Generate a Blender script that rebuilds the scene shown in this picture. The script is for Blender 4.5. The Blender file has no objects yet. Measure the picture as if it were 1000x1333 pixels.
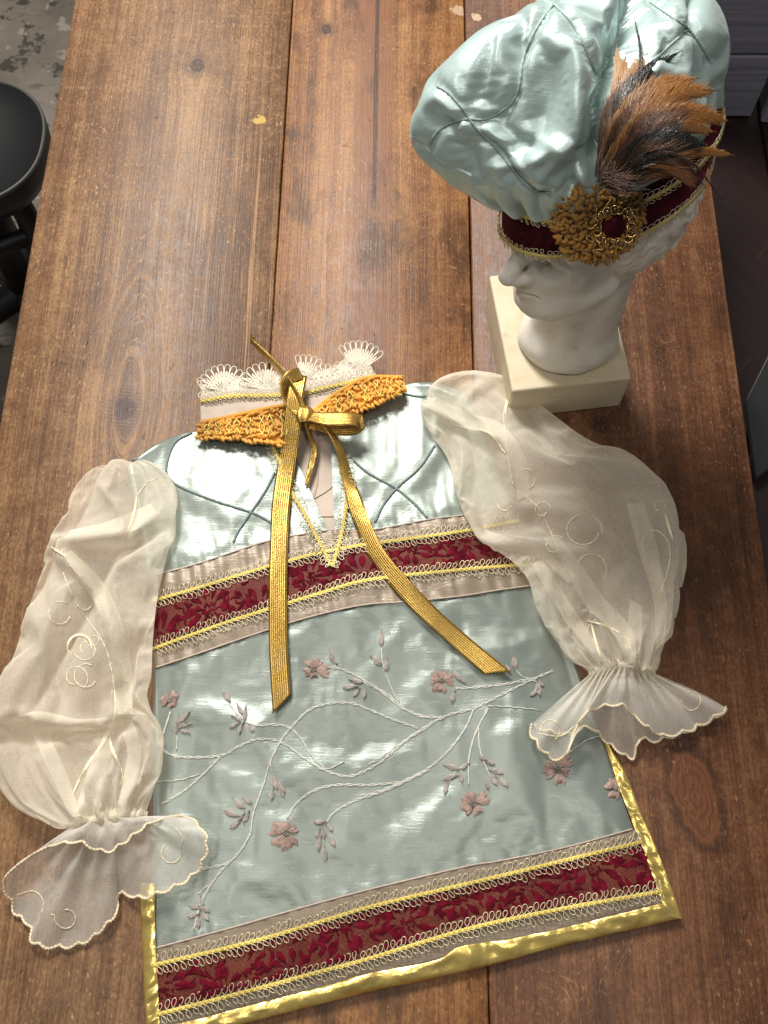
import bpy, bmesh, math, random
import numpy as np
from mathutils import Vector, Matrix
from mathutils.bvhtree import BVHTree

random.seed(7)
rng = np.random.default_rng(11)
scene = bpy.context.scene
C = scene.collection

# ------------------------------------------------------------------ camera
FPX = 1300.0
PITCH, YAW, ROLL = (math.radians(a) for a in (67.708, -1.953, -1.320))
CAMH = 0.78262
_fw0 = np.array([math.sin(YAW), math.cos(YAW), 0.0])
_rt0 = np.array([math.cos(YAW), -math.sin(YAW), 0.0])
_up0 = np.array([0, 0, 1.0])
CF = math.cos(PITCH) * _fw0 - math.sin(PITCH) * _up0
_u = math.sin(PITCH) * _fw0 + math.cos(PITCH) * _up0
CR = math.cos(ROLL) * _rt0 + math.sin(ROLL) * _u
CU = -math.sin(ROLL) * _rt0 + math.cos(ROLL) * _u
CO = np.array([0, 0, CAMH])
cam_data = bpy.data.cameras.new('camera')
cam = bpy.data.objects.new('camera', cam_data)
C.objects.link(cam)
cam.matrix_world = Matrix(((CR[0], CU[0], -CF[0], CO[0]), (CR[1], CU[1], -CF[1], CO[1]),
                           (CR[2], CU[2], -CF[2], CO[2]), (0, 0, 0, 1)))
cam_data.sensor_fit = 'VERTICAL'
cam_data.sensor_height = 24.0
cam_data.lens = 24.0 * FPX / 1333.0
cam_data.clip_start = 0.02
cam_data.clip_end = 50
scene.camera = cam

# ------------------------------------------------------------------ world, lamps, exposure
world = bpy.data.worlds.new('World')
scene.world = world
world.use_nodes = True
wb = world.node_tree.nodes['Background']
wb.inputs[0].default_value = (1.0, 0.98, 0.95, 1)
wb.inputs[1].default_value = 0.12

def area(name, loc, target, sx, sy, power, col):
    d = bpy.data.lights.new(name, 'AREA')
    d.shape = 'RECTANGLE'; d.size = sx; d.size_y = sy; d.energy = power; d.color = col
    o = bpy.data.objects.new(name, d); C.objects.link(o)
    o.location = loc
    o.rotation_euler = (Vector(target) - Vector(loc)).to_track_quat('-Z', 'Y').to_euler()
    return o
# daylight window behind the far end of the table, high and a little to the left
area('window_light', (-0.46, 1.58, 1.60), (0.05, 0.50, 0.0), 0.6, 0.6, 52, (1.0, 0.965, 0.91))
# ceiling lamps of the room: their reflections are the bright flashes in the satin
area('ceiling_light', (-0.62, 0.62, 2.0), (0.0, 0.2, 0), 0.3, 0.3, 3.2, (1.0, 0.93, 0.84))
area('ceiling_light.001', (0.30, -0.10, 2.0), (0.0, 0.1, 0), 0.25, 0.25, 4.2, (1.0, 0.93, 0.84))
area('ceiling_light.002', (-0.75, -0.05, 1.9), (0.0, 0.15, 0), 0.25, 0.25, 3.4, (1.0, 0.93, 0.84))
vs = scene.view_settings
scene.display_settings.display_device = 'sRGB'
vs.view_transform = 'Standard'; vs.look = 'None'; vs.exposure = 0.34; vs.gamma = 1.0
vs.use_curve_mapping = False

# ------------------------------------------------------------------ geometry helpers
def P(u, v, z=0.0):
    """point on the horizontal plane at height z (photo pixel units are only the tracing grid)"""
    u = np.asarray(u, float); v = np.asarray(v, float)
    d = ((u - 500) / FPX)[..., None] * CR - ((v - 666.5) / FPX)[..., None] * CU + CF
    k = (np.asarray(z, float) - CAMH) / d[..., 2]
    return d * k[..., None] + CO
def pix(q):
    q = np.asarray(q, float) - CO
    w = q @ CF
    return np.stack([500 + FPX * (q @ CR) / w, 666.5 - FPX * (q @ CU) / w], -1)

def resample(pts, n, smooth=True):
    """arc-length resample of a polyline (Catmull-Rom smoothed), any dimension"""
    p = np.asarray(pts, float)
    if smooth and len(p) > 2:
        q = np.vstack([2 * p[0] - p[1], p, 2 * p[-1] - p[-2]])
        out = []
        for i in range(1, len(q) - 2):
            t = np.linspace(0, 1, 16, endpoint=False)[:, None]
            a, b, c, d = q[i - 1], q[i], q[i + 1], q[i + 2]
            out.append(0.5 * ((2 * b) + (c - a) * t + (2 * a - 5 * b + 4 * c - d) * t * t + (3 * b - a - 3 * c + d) * t ** 3))
        out.append(p[-1:])
        p = np.vstack(out)
    s = np.r_[0, np.cumsum(np.linalg.norm(np.diff(p, axis=0), axis=1))]
    if s[-1] < 1e-9: return np.repeat(p[:1], n, 0)
    t = np.linspace(0, s[-1], n)
    return np.stack([np.interp(t, s, p[:, k]) for k in range(p.shape[1])], -1)

_G = rng.random((256, 256))
def vnoise(x, y):
    x = np.asarray(x, float); y = np.asarray(y, float)
    xi = np.floor(x).astype(int); yi = np.floor(y).astype(int)
    fx = x - xi; fy = y - yi
    fx = fx * fx * fx * (fx * (fx * 6 - 15) + 10); fy = fy * fy * fy * (fy * (fy * 6 - 15) + 10)
    a = _G[xi % 256, yi % 256]; b = _G[(xi + 1) % 256, yi % 256]
    c = _G[xi % 256, (yi + 1) % 256]; d = _G[(xi + 1) % 256, (yi + 1) % 256]
    return (a + (b - a) * fx) * (1 - fy) + (c + (d - c) * fx) * fy
def fbm(x, y, o=3):
    s = 0; a = 1; n = 0
    for i in range(o):
        s = s + a * (vnoise(x * 2 ** i + 17.3 * i, y * 2 ** i + 5.1 * i) - .5); n += a; a *= .5
    return s / n * 2
def ridge(x, y):
    return 1 - np.abs(2 * vnoise(x, y) - 1)

class MB:
    def __init__(s): s.v = []; s.f = []; s.uv = []; s.n = 0
    def add(s, verts, faces, uvs=None):
        verts = np.asarray(verts, float)
        s.v.append(verts)
        s.f += [tuple(i + s.n for i in f) for f in faces]
        s.uv.append(np.zeros((len(verts), 2)) if uvs is None else np.asarray(uvs, float))
        s.n += len(verts)
        return s
    def grid(s, g, uv=None, closed_u=False):
        """g: (rows, cols, 3)"""
        g = np.asarray(g, float); r, c = g.shape[:2]
        fs = []
        for i in range(r - 1):
            for j in range(c if closed_u else c - 1):
                k = (j + 1) % c
                fs.append((i * c + j, i * c + k, (i + 1) * c + k, (i + 1) * c + j))
        if uv is None:
            uu, vv = np.meshgrid(np.linspace(0, 1, c), np.linspace(0, 1, r)); uv = np.stack([uu, vv], -1)
        return s.add(g.reshape(-1, 3), fs, np.asarray(uv).reshape(-1, 2))
    def tube(s, pts, rad, sides=6, closed=False, cap=True, flat=1.0):
        p = np.asarray(pts, float); n = len(p)
        r = np.broadcast_to(np.asarray(rad, float), (n,))
        t = np.roll(p, -1, 0) - np.roll(p, 1, 0) if closed else np.gradient(p, axis=0)
        t = t / (np.linalg.norm(t, axis=1)[:, None] + 1e-12)
        ref = np.array([0, 0, 1.0])
        a = np.cross(t, ref); l = np.linalg.norm(a, axis=1)
        a[l < 1e-3] = (1, 0, 0); a /= np.linalg.norm(a, axis=1)[:, None]
        b = np.cross(a, t)
        th = np.linspace(0, 2 * math.pi, sides, endpoint=False)
        g = p[:, None] + r[:, None, None] * (a[:, None] * np.cos(th)[None, :, None] + flat * b[:, None] * np.sin(th)[None, :, None])
        fs = []
        for i in range(n if closed else n - 1):
            k = (i + 1) % n
            for j in range(sides):
                m = (j + 1) % sides
                fs.append((i * sides + j, i * sides + m, k * sides + m, k * sides + j))
        if cap and not closed:
            fs.append(tuple(range(sides))[::-1]); fs.append(tuple((n - 1) * sides + j for j in range(sides)))
        uv = np.stack(np.meshgrid(np.linspace(0, 1, sides), np.linspace(0, 1, n)), -1).reshape(-1, 2)
        return s.add(g.reshape(-1, 3), fs, uv)
    def box(s, x0, x1, y0, y1, z0, z1, M=None):
        v = np.array([(x, y, z) for z in (z0, z1) for y in (y0, y1) for x in (x0, x1)], float)
        if M is not None: v = v @ np.asarray(M)[:3, :3].T + np.asarray(M)[:3, 3]
        return s.add(v, [(0, 2, 3, 1), (4, 5, 7, 6), (0, 1, 5, 4), (2, 6, 7, 3), (0, 4, 6, 2), (1, 3, 7, 5)])
    def build(s, name, mat, parent=None, smooth=True):
        me = bpy.data.meshes.new(name)
        v = np.vstack(s.v); uv = np.vstack(s.uv)
        me.from_pydata(v.tolist(), [], s.f)
        ul = me.uv_layers.new(name='UVMap')
        li = np.empty(len(me.loops), int); me.loops.foreach_get('vertex_index', li)
        ul.data.foreach_set('uv', uv[li].ravel())
        me.polygons.foreach_set('use_smooth', [smooth] * len(me.polygons))
        if isinstance(mat, (list, tuple)):
            for m in mat: me.materials.append(m)
        else: me.materials.append(mat)
        me.validate(); me.update()
        o = bpy.data.objects.new(name, me); C.objects.link(o)
        if parent is not None: attach(o, parent)
        return o
def attach(o, parent):
    o.parent = parent
    o.matrix_parent_inverse = Matrix.Translation(parent.matrix_basis.translation).inverted() if parent.parent is None else parent_inv(parent)
def parent_inv(p):
    r = p
    while r.parent is not None: r = r.parent
    return Matrix.Identity(4)
def thing(name, label, cat, loc=(0, 0, 0), group=None):
    o = bpy.data.objects.new(name, None); C.objects.link(o); o.location = loc
    o.empty_display_size = .02
    o['label'] = label; o['category'] = cat
    if group: o['group'] = group
    return o
def tag(o, label=None, cat=None, group=None, kind=None):
    if label: o['label'] = label
    if cat: o['category'] = cat
    if group: o['group'] = group
    if kind: o['kind'] = kind
    return o
def modsolid(o, t, off=-1):
    m = o.modifiers.new('solid', 'SOLIDIFY'); m.thickness = t; m.offset = off; return o
def modbevel(o, w, seg=3):
    m = o.modifiers.new('bevel', 'BEVEL'); m.width = w; m.segments = seg; m.limit_method = 'ANGLE'; return o
def modsub(o, lv=1):
    m = o.modifiers.new('sub', 'SUBSURF'); m.levels = lv; m.render_levels = lv; return o

# ------------------------------------------------------------------ node helpers
class S:
    def __init__(s, g, sock): s.g = g; s.s = sock
    def _m(s, op, b=None, c=None): return s.g.math(op, s, b, c)
    def __add__(s, b): return s._m('ADD', b)
    __radd__ = __add__
    def __sub__(s, b): return s._m('SUBTRACT', b)
    def __rsub__(s, b): return s.g.math('SUBTRACT', b, s)
    def __mul__(s, b): return s._m('MULTIPLY', b)
    __rmul__ = __mul__
    def __truediv__(s, b): return s._m('DIVIDE', b)
    def __neg__(s): return s._m('MULTIPLY', -1)
    def __pow__(s, b): return s._m('POWER', b)
class Graph:
    def __init__(self, name):
        self.m = bpy.data.materials.new(name); self.m.use_nodes = True
        self.t = self.m.node_tree; self.t.nodes.clear()
        self.o = self.t.nodes.new('ShaderNodeOutputMaterial')
        self._pos = None
    def put(self, sock, v):
        if isinstance(v, S): self.t.links.new(v.s, sock)
        elif v is not None:
            if isinstance(v, (tuple, list)) and len(v) == 3 and sock.type == 'RGBA': v = (*v, 1)
            sock.default_value = v
    def node(self, ty, ins=None, out=0, **props):
        n = self.t.nodes.new(ty)
        for k, v in props.items(): setattr(n, k, v)
        for k, v in (ins or {}).items(): self.put(n.inputs[k], v)
        self.last = n
        return S(self, n.outputs[out])
    def math(self, op, a, b=None, c=None):
        n = self.t.nodes.new('ShaderNodeMath'); n.operation = op
        for i, v in enumerate((a, b, c)):
            if v is not None: self.put(n.inputs[i], v)
        return S(self, n.outputs[0])
    def pos(self):
        if self._pos is None:
            tc = self.t.nodes.new('ShaderNodeNewGeometry')
            sp = self.t.nodes.new('ShaderNodeSeparateXYZ'); self.t.links.new(tc.outputs['Position'], sp.inputs[0])
            self._pos = (S(self, tc.outputs['Position']), *(S(self, sp.outputs[i]) for i in range(3)))
        return self._pos
    def uv(self):
        tc = self.t.nodes.new('ShaderNodeTexCoord')
        sp = self.t.nodes.new('ShaderNodeSeparateXYZ'); self.t.links.new(tc.outputs['UV'], sp.inputs[0])
        return S(self, sp.outputs[0]), S(self, sp.outputs[1])
    def xyz(self, x, y, z=0.0): return self.node('ShaderNodeCombineXYZ', {0: x, 1: y, 2: z})
    def noise(self, vec, scale=1.0, detail=2.0, rough=.5, dist=0.0):
        return self.node('ShaderNodeTexNoise', {'Vector': vec, 'Scale': scale, 'Detail': detail, 'Roughness': rough, 'Distortion': dist})
    def voronoi(self, vec, scale=1.0, feature='F1', rnd=1.0):
        return self.node('ShaderNodeTexVoronoi', {'Vector': vec, 'Scale': scale, 'Randomness': rnd}, feature=feature)
    def ramp(self, fac, stops, interp='LINEAR'):
        r = self.node('ShaderNodeValToRGB', {'Fac': fac}); cr = self.last.color_ramp; cr.interpolation = interp
        while len(cr.elements) < len(stops): cr.elements.new(.5)
        for e, (p, c) in zip(cr.elements, stops):
            e.position = p; e.color = (*c, 1) if len(c) == 3 else c
        return r
    def step(self, x, a, b, lo=0.0, hi=1.0):
        return self.node('ShaderNodeMapRange', {0: x, 1: a, 2: b, 3: lo, 4: hi}, interpolation_type='SMOOTHSTEP')
    def mix(self, f, a, b, blend='MIX'):
        n = self.t.nodes.new('ShaderNodeMix'); n.data_type = 'RGBA'; n.blend_type = blend
        self.put(n.inputs[0], f); self.put(n.inputs[6], a); self.put(n.inputs[7], b)
        return S(self, n.outputs[2])
    def bump(self, h, strength=.3, dist=.001, normal=None):
        return self.node('ShaderNodeBump', {'Height': h, 'Strength': strength, 'Distance': dist, 'Normal': normal})
    def bsdf(self, **k):
        n = self.t.nodes.new('ShaderNodeBsdfPrincipled')
        nm = {'col': 'Base Color', 'rough': 'Roughness', 'metal': 'Metallic', 'spec': 'Specular IOR Level', 'normal': 'Normal',
              'sheen': 'Sheen Weight', 'sheenr': 'Sheen Roughness', 'alpha': 'Alpha', 'tangent': 'Tangent', 'coat': 'Coat Weight', 'coatr': 'Coat Roughness',
              'trans': 'Transmission Weight', 'aniso': 'Anisotropic', 'tint': 'Sheen Tint', 'sss': 'Subsurface Weight', 'sssr': 'Subsurface Radius', 'ssss': 'Subsurface Scale'}
        for a, v in k.items(): self.put(n.inputs[nm[a]], v)
        return S(self, n.outputs[0])
    def done(self, sh):
        self.t.links.new(sh.s, self.o.inputs[0]); return self.m

def simple(name, col, rough=.5, metal=0.0, spec=.5, nscale=300, nstr=.15, var=.12, sheen=0.0):
    g = Graph(name); p = g.pos()[0]
    n = g.noise(p, nscale, 3); big = g.noise(p, 25, 3)
    c = g.mix(g.step(big, .3, .7), tuple(x * (1 - var) for x in col), tuple(min(1, x * (1 + var)) for x in col))
    return g.done(g.bsdf(col=c, rough=rough, metal=metal, spec=spec, sheen=sheen, normal=g.bump(n, nstr, .0006)))
# ------------------------------------------------------------------ materials
def wood_mat(name, dark, mid, light, seed, knots, streaks=(), paint=(), hearts=(), blotch=0.0, flames=(), wearamt=1.0, finelight=0.0):
    g = Graph(name); p, x, y, z = g.pos()
    w = g.noise(g.xyz(x * 5.0, y * 1.6, seed), 1.0, 2) - 0.5
    xx = x + w * 0.012
    core = None; dark_halo = None; swirl = None
    for (kx, ky, r, el, amt) in knots:
        dx = x - kx; dy = (y - ky)
        d2 = (dx * dx) / (r * r) + (dy * dy) / (r * r * el * el)
        e = g.math('EXPONENT', -d2)
        xx = xx - dx * e * amt
        rd = g.math('SQRT', (dx * dx + dy * dy * .7)) + (g.noise(p, 160, 2) - .5) * .003
        k = g.step(rd, r * .30, r * .42, 1, 0)
        h = g.step(rd, r * .36, r * .95, 1, 0)
        rng_ = g.math('SINE', rd * 2200)
        core = k if core is None else g.math('MAXIMUM', core, k)
        dark_halo = h if dark_halo is None else g.math('MAXIMUM', dark_halo, h)
        swirl = rng_ if swirl is None else g.math('MULTIPLY', swirl, 1.0) + rng_ * k
    rings = g.noise(g.xyz(xx * 95, y * 1.1, seed + 3), 1.0, 3, .6)
    fine = g.noise(g.xyz(xx * 520, y * 6.0, seed + 5), 1.0, 2, .6)
    fibre = g.noise(g.xyz(x * 1500, y * 40, seed), 1.0, 2)
    stain = g.noise(g.xyz(x * 9, y * 4.5, seed + 8), 1.0, 4, .6)
    mott = g.noise(p, 70, 4, .7)
    speck = g.noise(g.xyz(x * 420, y * 260, seed), 1.0, 2, .7)
    f = rings * .36 + fine * .26 + stain * .44 + mott * .26 + fibre * .12 + (speck - .5) * .34
    col = g.ramp(f, [(.55, dark), (.71, mid), (.88, light)])
    # thin pale spring-wood lines
    ln = g.noise(g.xyz(xx * 130, y * 0.8, seed + 21), 1.0, 1)
    lm = g.step(g.math('ABSOLUTE', ln - .5), 0.0, .011, 1, 0) * g.step(g.noise(g.xyz(x * 4, y * 2, seed + 30), 1, 2), .45, .62)
    col = g.mix(lm * finelight, col, tuple(min(1, c * 1.9) for c in light))
    for (sx, wd, y0, y1, sc) in streaks:
        mk = g.step(g.math('ABSOLUTE', x + w * .004 - sx), wd * .55, wd, 1, 0) * g.step(y, y0, y0 + .03) * g.step(y, y1 - .03, y1, 1, 0)
        col = g.mix(mk * .8, col, sc)
    for (fx, fy, fel, frng, ffreq) in flames:
        fdx = x - fx + w * .02; fdy = y - fy
        fd = g.math('SQRT', fdx * fdx + fdy * fdy / (fel * fel)) + (g.noise(g.xyz(x * 30, y * 8, seed), 1.0, 2) - .5) * .012
        fl_ = g.math('ABSOLUTE', g.noise(g.xyz(fd * ffreq, seed, 0), 1.0, 1) - .5) * 6.0
        col = g.mix(g.step(fl_, .0, .13, 1, 0) * g.step(fd, frng * .35, frng, 1, 0) * .42, col, tuple(min(1, c * 1.5) for c in light))
    if blotch:
        bl = g.noise(g.xyz(x * 26, y * 9, seed + 71), 1.0, 4, .65)
        col = g.mix(g.step(bl, .50, .66) * blotch, col, tuple(c * .62 for c in dark))
    for (hx, hy, hr, hel, rot, hc) in hearts:
        cx_ = (x - hx) * math.cos(rot) + (y - hy) * math.sin(rot); cy_ = (y - hy) * math.cos(rot) - (x - hx) * math.sin(rot)
        hd = g.math('SQRT', cx_ * cx_ + cy_ * cy_ / (hel * hel)) + (g.noise(p, 60, 3) - .5) * hr * .5
        wave_ = g.math('SINE', hd * 1500 + g.noise(p, 80, 2) * 5)
        col = g.mix(g.step(hd, hr * 1.0, hr * 1.5, 1, 0) * .6, col, tuple(c * .5 for c in dark))
        col = g.mix(g.step(hd, hr * .9, hr * 1.0, 1, 0) * .85, col, g.mix(g.step(wave_, -.4, .9) * .5, hc, tuple(c * .45 for c in hc)))
    if core is not None:
        col = g.mix(dark_halo * .55, col, tuple(c * .55 for c in dark))
        col = g.mix(dark_halo * (1.0 - core) * g.step(swirl, .3, .9) * .35, col, light)
        col = g.mix(core * .9, col, (.040, .014, .008))
        col = g.mix(core * g.step(swirl, .2, .8) * .5, col, (.05, .02, .01))
    # wear: pale flecks and scratches where the stain has been knocked off
    region = g.step(g.noise(p, 11, 3, .6), .38, .62)
    fl = g.noise(g.xyz(x * 420, y * 150, seed + 40), 1.0, 3, .65)
    flm = g.step(fl, .60, .66) * region
    wob = (g.noise(p, 14, 2) - .5) * .05; wob2 = (g.noise(g.xyz(y * 12, x * 12, 4.0), 1.0, 2) - .5) * .05
    rx = x * .8 + y * .6 + wob; ry = y * .8 - x * .6 + wob2
    s1 = g.noise(g.xyz(rx * 900, ry * 45, 3.0), 1.0, 1); s2 = g.noise(g.xyz(ry * 800, rx * 60, 7.0), 1.0, 1)
    scr = g.math('MAXIMUM', g.step(s1, .69, .72), g.step(s2, .695, .725)) * g.step(g.noise(p, 10, 3), .52, .66)
    wear = g.math('MAXIMUM', flm * .6, scr * .7) * wearamt
    col = g.mix(wear, col, (.56, .36, .17))
    dk = g.step(g.noise(g.xyz(x * 120, y * 55, seed + 60), 1.0, 3, .6), .67, .76)
    col = g.mix(dk * .55, col, tuple(c * .5 for c in dark))
    for (qx, qy, qr, qc) in paint:
        dd = g.math('SQRT', (x - qx) * (x - qx) + (y - qy) * (y - qy)) + (g.noise(p, 130, 4, .7) - .5) * qr * 2.2
        col = g.mix(g.step(dd, qr * .62, qr * .72, 1, 0) * .85, col, qc)
    rough = g.step(mott, .3, .7, .42, .52)
    hgt = fine * .5 + fibre * .35 + rings * .4 - dk * .5 - wear * .25
    return g.done(g.bsdf(col=col, rough=rough, spec=.36, normal=g.bump(hgt, .4, .0014)))

def satin_mat(name, col, crease=.35, scale=1.0, rough=.27, metal=.35, aniso=.55):
    g = Graph(name); p, x, y, z = g.pos()
    n1 = g.noise(p, 26 * scale, 2, .5, .4)
    streak = g.noise(g.xyz(x * 30 + y * 9, y * 95 - x * 12, z * 60), scale, 3, .55, .6)
    slub = g.noise(g.xyz(x * 70, y * 900, z * 200), 1.0, 3, .6)
    wv = g.noise(g.xyz(x * 1100, y * 1900, z * 1100), 1.0, 2)
    nb = g.bump(n1 + g.step(streak, .50, .72) * .2, crease, .008)
    nb = g.bump(slub * .7 + wv * .5, .30, .0007, nb)
    c = g.mix(g.step(g.noise(p, 9, 3), .35, .65), tuple(a * .93 for a in col), tuple(min(1, a * 1.05) for a in col))
    c = g.mix(g.step(slub, .58, .74) * .22, c, tuple(min(1, a * 1.3) for a in col))
    tg = g.node('ShaderNodeTangent', direction_type='UV_MAP', uv_map='UVMap')
    return g.done(g.bsdf(col=c, rough=rough, metal=metal, spec=.6, sheen=.2, sheenr=.4, aniso=aniso, tangent=tg, normal=nb))

def sheer_mat(name, col, op=.55, edge=.45):
    g = Graph(name); p, x, y, z = g.pos()
    wa = g.noise(g.xyz(x * 2200, y * 180, z * 600), 1.0, 2); wc = g.noise(g.xyz(x * 180, y * 2200, z * 600), 1.0, 2)
    weave = (wa + wc) * .5
    big = g.noise(p, 30, 3)
    lw = g.node('ShaderNodeLayerWeight', {'Blend': .42}, out=1)
    o = lw * edge + op + (weave - .5) * .5 + (big - .5) * .16
    o = g.math('MINIMUM', g.math('MAXIMUM', o, .05), .97)
    nb = g.bump(weave, .2, .0005)
    d = g.node('ShaderNodeBsdfDiffuse', {'Color': col, 'Normal': nb})
    tr = g.node('ShaderNodeBsdfTranslucent', {'Color': col})
    gl = g.node('ShaderNodeBsdfGlossy', {'Color': (1, .97, .9), 'Roughness': .42, 'Normal': nb})
    a = g.node('ShaderNodeMixShader', {0: .30}); n = g.last; g.put(n.inputs[1], d); g.put(n.inputs[2], tr)
    b = g.node('ShaderNodeMixShader', {0: .025}); n = g.last; g.put(n.inputs[1], a); g.put(n.inputs[2], gl)
    t = g.node('ShaderNodeBsdfTransparent', {'Color': (1, 1, 1)})
    f = g.node('ShaderNodeMixShader', {0: o}); n = g.last; g.put(n.inputs[1], t); g.put(n.inputs[2], b)
    return g.done(f)

def ribbon_mat(name, col=(.64, .40, .095)):
    g = Graph(name); u, v = g.uv(); p = g.pos()[0]
    rib = g.math('SINE', u * 2 * math.pi * 9)
    glint = g.noise(g.xyz(u * 40, v * 160, 0), 1.0, 2)
    c = g.mix(g.step(rib, -.6, .5), tuple(a * .45 for a in col), col)
    c = g.mix(g.step(glint, .55, .7) * .5, c, (1.0, .80, .36))
    return g.done(g.bsdf(col=c, rough=g.step(glint, .3, .7, .42, .22), metal=.85, normal=g.bump(rib * .5 + glint * .8, .35, .0008)))

def foil_mat(name, col):
    g = Graph(name); p, x, y, z = g.pos()
    n = g.noise(p, 30, 2, .45, .5); f = g.noise(p, 900, 2)
    nb = g.bump(n + g.noise(p, 75, 2) * .12, .7, .012); nb = g.bump(f, .12, .0006, nb)
    return g.done(g.bsdf(col=g.mix(g.step(n, .35, .7), col, tuple(min(1, c * 1.15) for c in col)), rough=.30, metal=.75, spec=.8, normal=nb))

def brocade_mat(name):
    g = Graph(name); p, x, y, z = g.pos()
    wv = g.noise(p, 1500, 2); b = g.noise(p, 40, 3); sp = g.noise(p, 700, 2)
    c = g.mix(g.step(b, .35, .65), (.105, .016, .013), (.135, .030, .018))
    c = g.mix(g.step(sp, .52, .68) * .5, c, (.24, .10, .042))
    return g.done(g.bsdf(col=c, rough=.6, metal=.1, spec=.25, normal=g.bump(wv, .35, .0006)))

def velvet_mat(name, col):
    g = Graph(name); p = g.pos()[0]
    n = g.noise(p, 160, 3); f = g.noise(p, 1800, 2)
    c = g.mix(g.step(n, .35, .7), tuple(a * .55 for a in col), tuple(a * 1.25 for a in col))
    return g.done(g.bsdf(col=c, rough=.8, spec=.1, sheen=.25, sheenr=.35, tint=(.8, .10, .15), normal=g.bump(f, .5, .0006)))

def plaster_mat(name, col, dirt):
    g = Graph(name); p, x, y, z = g.pos()
    n = g.noise(p, 30, 4, .6); f = g.noise(p, 420, 3); b = g.noise(p, 90, 3)
    c = g.mix(g.step(n, .38, .7), col, dirt)
    c = g.mix(g.step(b, .62, .74) * .35, c, tuple(a * .55 for a in dirt))
    pit = g.step(g.voronoi(p, 260), .0, .12, 1, 0) * g.step(g.noise(p, 60, 2), .55, .65)
    c = g.mix(pit * .6, c, (.16, .12, .07))
    return g.done(g.bsdf(col=c, rough=.62, spec=.3, sss=.0, normal=g.bump(f * .4 + b * .5 - pit, .22, .0015)))

def stitch_mat(name, a, b):
    """satin stitch: parallel threads that run out along the shape"""
    g = Graph(name); u, v = g.uv(); p = g.pos()[0]
    th = g.noise(g.xyz(u * 26, v * 2.5, 0), 1.0, 2, .6); big = g.noise(p, 190, 2)
    c = g.mix(g.step(th, .36, .64), a, b); c = g.mix(g.step(big, .4, .65) * .5, c, tuple(x * .55 for x in a))
    return g.done(g.bsdf(col=c, rough=.42, sheen=.2, normal=g.bump(th, .8, .0012)))
M = {}
M['satin'] = satin_mat('sage satin', (.255, .294, .262), .03, 1.0, .33, .42)
M['satin_hat'] = satin_mat('pale aqua satin', (.46, .59, .57), .02, .8, .35, .32)
M['taupe'] = satin_mat('taupe satin', (.27, .212, .155), .12, 1.4, .40, .2)
M['lining'] = simple('pale pink lining cloth', (.50, .41, .335), .75, nscale=900, nstr=.3)
M['cord'] = simple('grey green cord', (.17, .225, .21), .6, nscale=900, nstr=.5)
M['cord_hat'] = simple('aqua cord', (.33, .41, .39), .5, nscale=900, nstr=.5)
M['yellow'] = simple('yellow braid thread', (.66, .52, .13), .45, metal=.25, nscale=1200, nstr=.5, var=.2)
M['loop'] = simple('silver gold loop thread', (.70, .62, .42), .36, metal=.45, nscale=900, nstr=.3, var=.2)
M['orange'] = simple('mustard orange chenille', (.66, .31, .03), .7, nscale=500, nstr=.5, var=.35, sheen=.3)
M['mustard'] = simple('ochre chenille', (.34, .165, .022), .85, nscale=500, nstr=.6, var=.4, sheen=.3)
M['lace'] = simple('ecru lace thread', (.78, .71, .58), .7, nscale=900, nstr=.3)
M['net'] = sheer_mat('ecru net', (.86, .80, .69), .52, .2)
M['thread'] = simple('ivory embroidery thread', (.56, .56, .50), .45, nscale=900, nstr=.5)
M['cream_thread'] = simple('cream metallic embroidery thread', (.80, .72, .52), .42, metal=.1, nscale=900, nstr=.5)
M['scallop_thread'] = simple('cream scallop stitching', (.74, .63, .44), .5, nscale=900, nstr=.5)
M['petal'] = stitch_mat('dusty pink embroidery', (.37, .235, .19), (.55, .40, .34))
M['leaf'] = stitch_mat('mauve grey embroidery', (.42, .34, .30), (.58, .53, .47))
M['sheer'] = sheer_mat('cream organza', (.93, .87, .735), .29, .50)
M['sheer_cuff'] = sheer_mat('pale organza', (.96, .92, .83), .32, .5)
M['ribbon'] = ribbon_mat('gold ribbed ribbon')
M['foil'] = foil_mat('gold lame binding', (.74, .56, .17))
M['brocade'] = brocade_mat('crimson and gold brocade ground')
M['velvet'] = velvet_mat('crimson velvet', (.135, .004, .015))
M['band'] = velvet_mat('dark burgundy velvet', (.050, .004, .010))
M['plaster'] = plaster_mat('warm white plaster', (.78, .74, .66), (.69, .63, .53))
M['plinth'] = plaster_mat('cream painted block', (.62, .54, .39), (.54, .46, .31))
M['brass'] = simple('gold filigree metal', (.72, .50, .20), .25, metal=1.0, nscale=600, nstr=.3)
M['bead'] = simple('dark bronze glass bead', (.16, .09, .04), .08, metal=.4, spec=.8, nstr=.02)
M['jewel'] = velvet_mat('garnet stone', (.06, .004, .010))
M['black'] = simple('black plastic', (.005, .005, .0055), .5, nscale=700, nstr=.08)
M['rim'] = simple('grey rim edge', (.055, .053, .05), .55)  # seat rim, a lighter grey than the black seat
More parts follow.
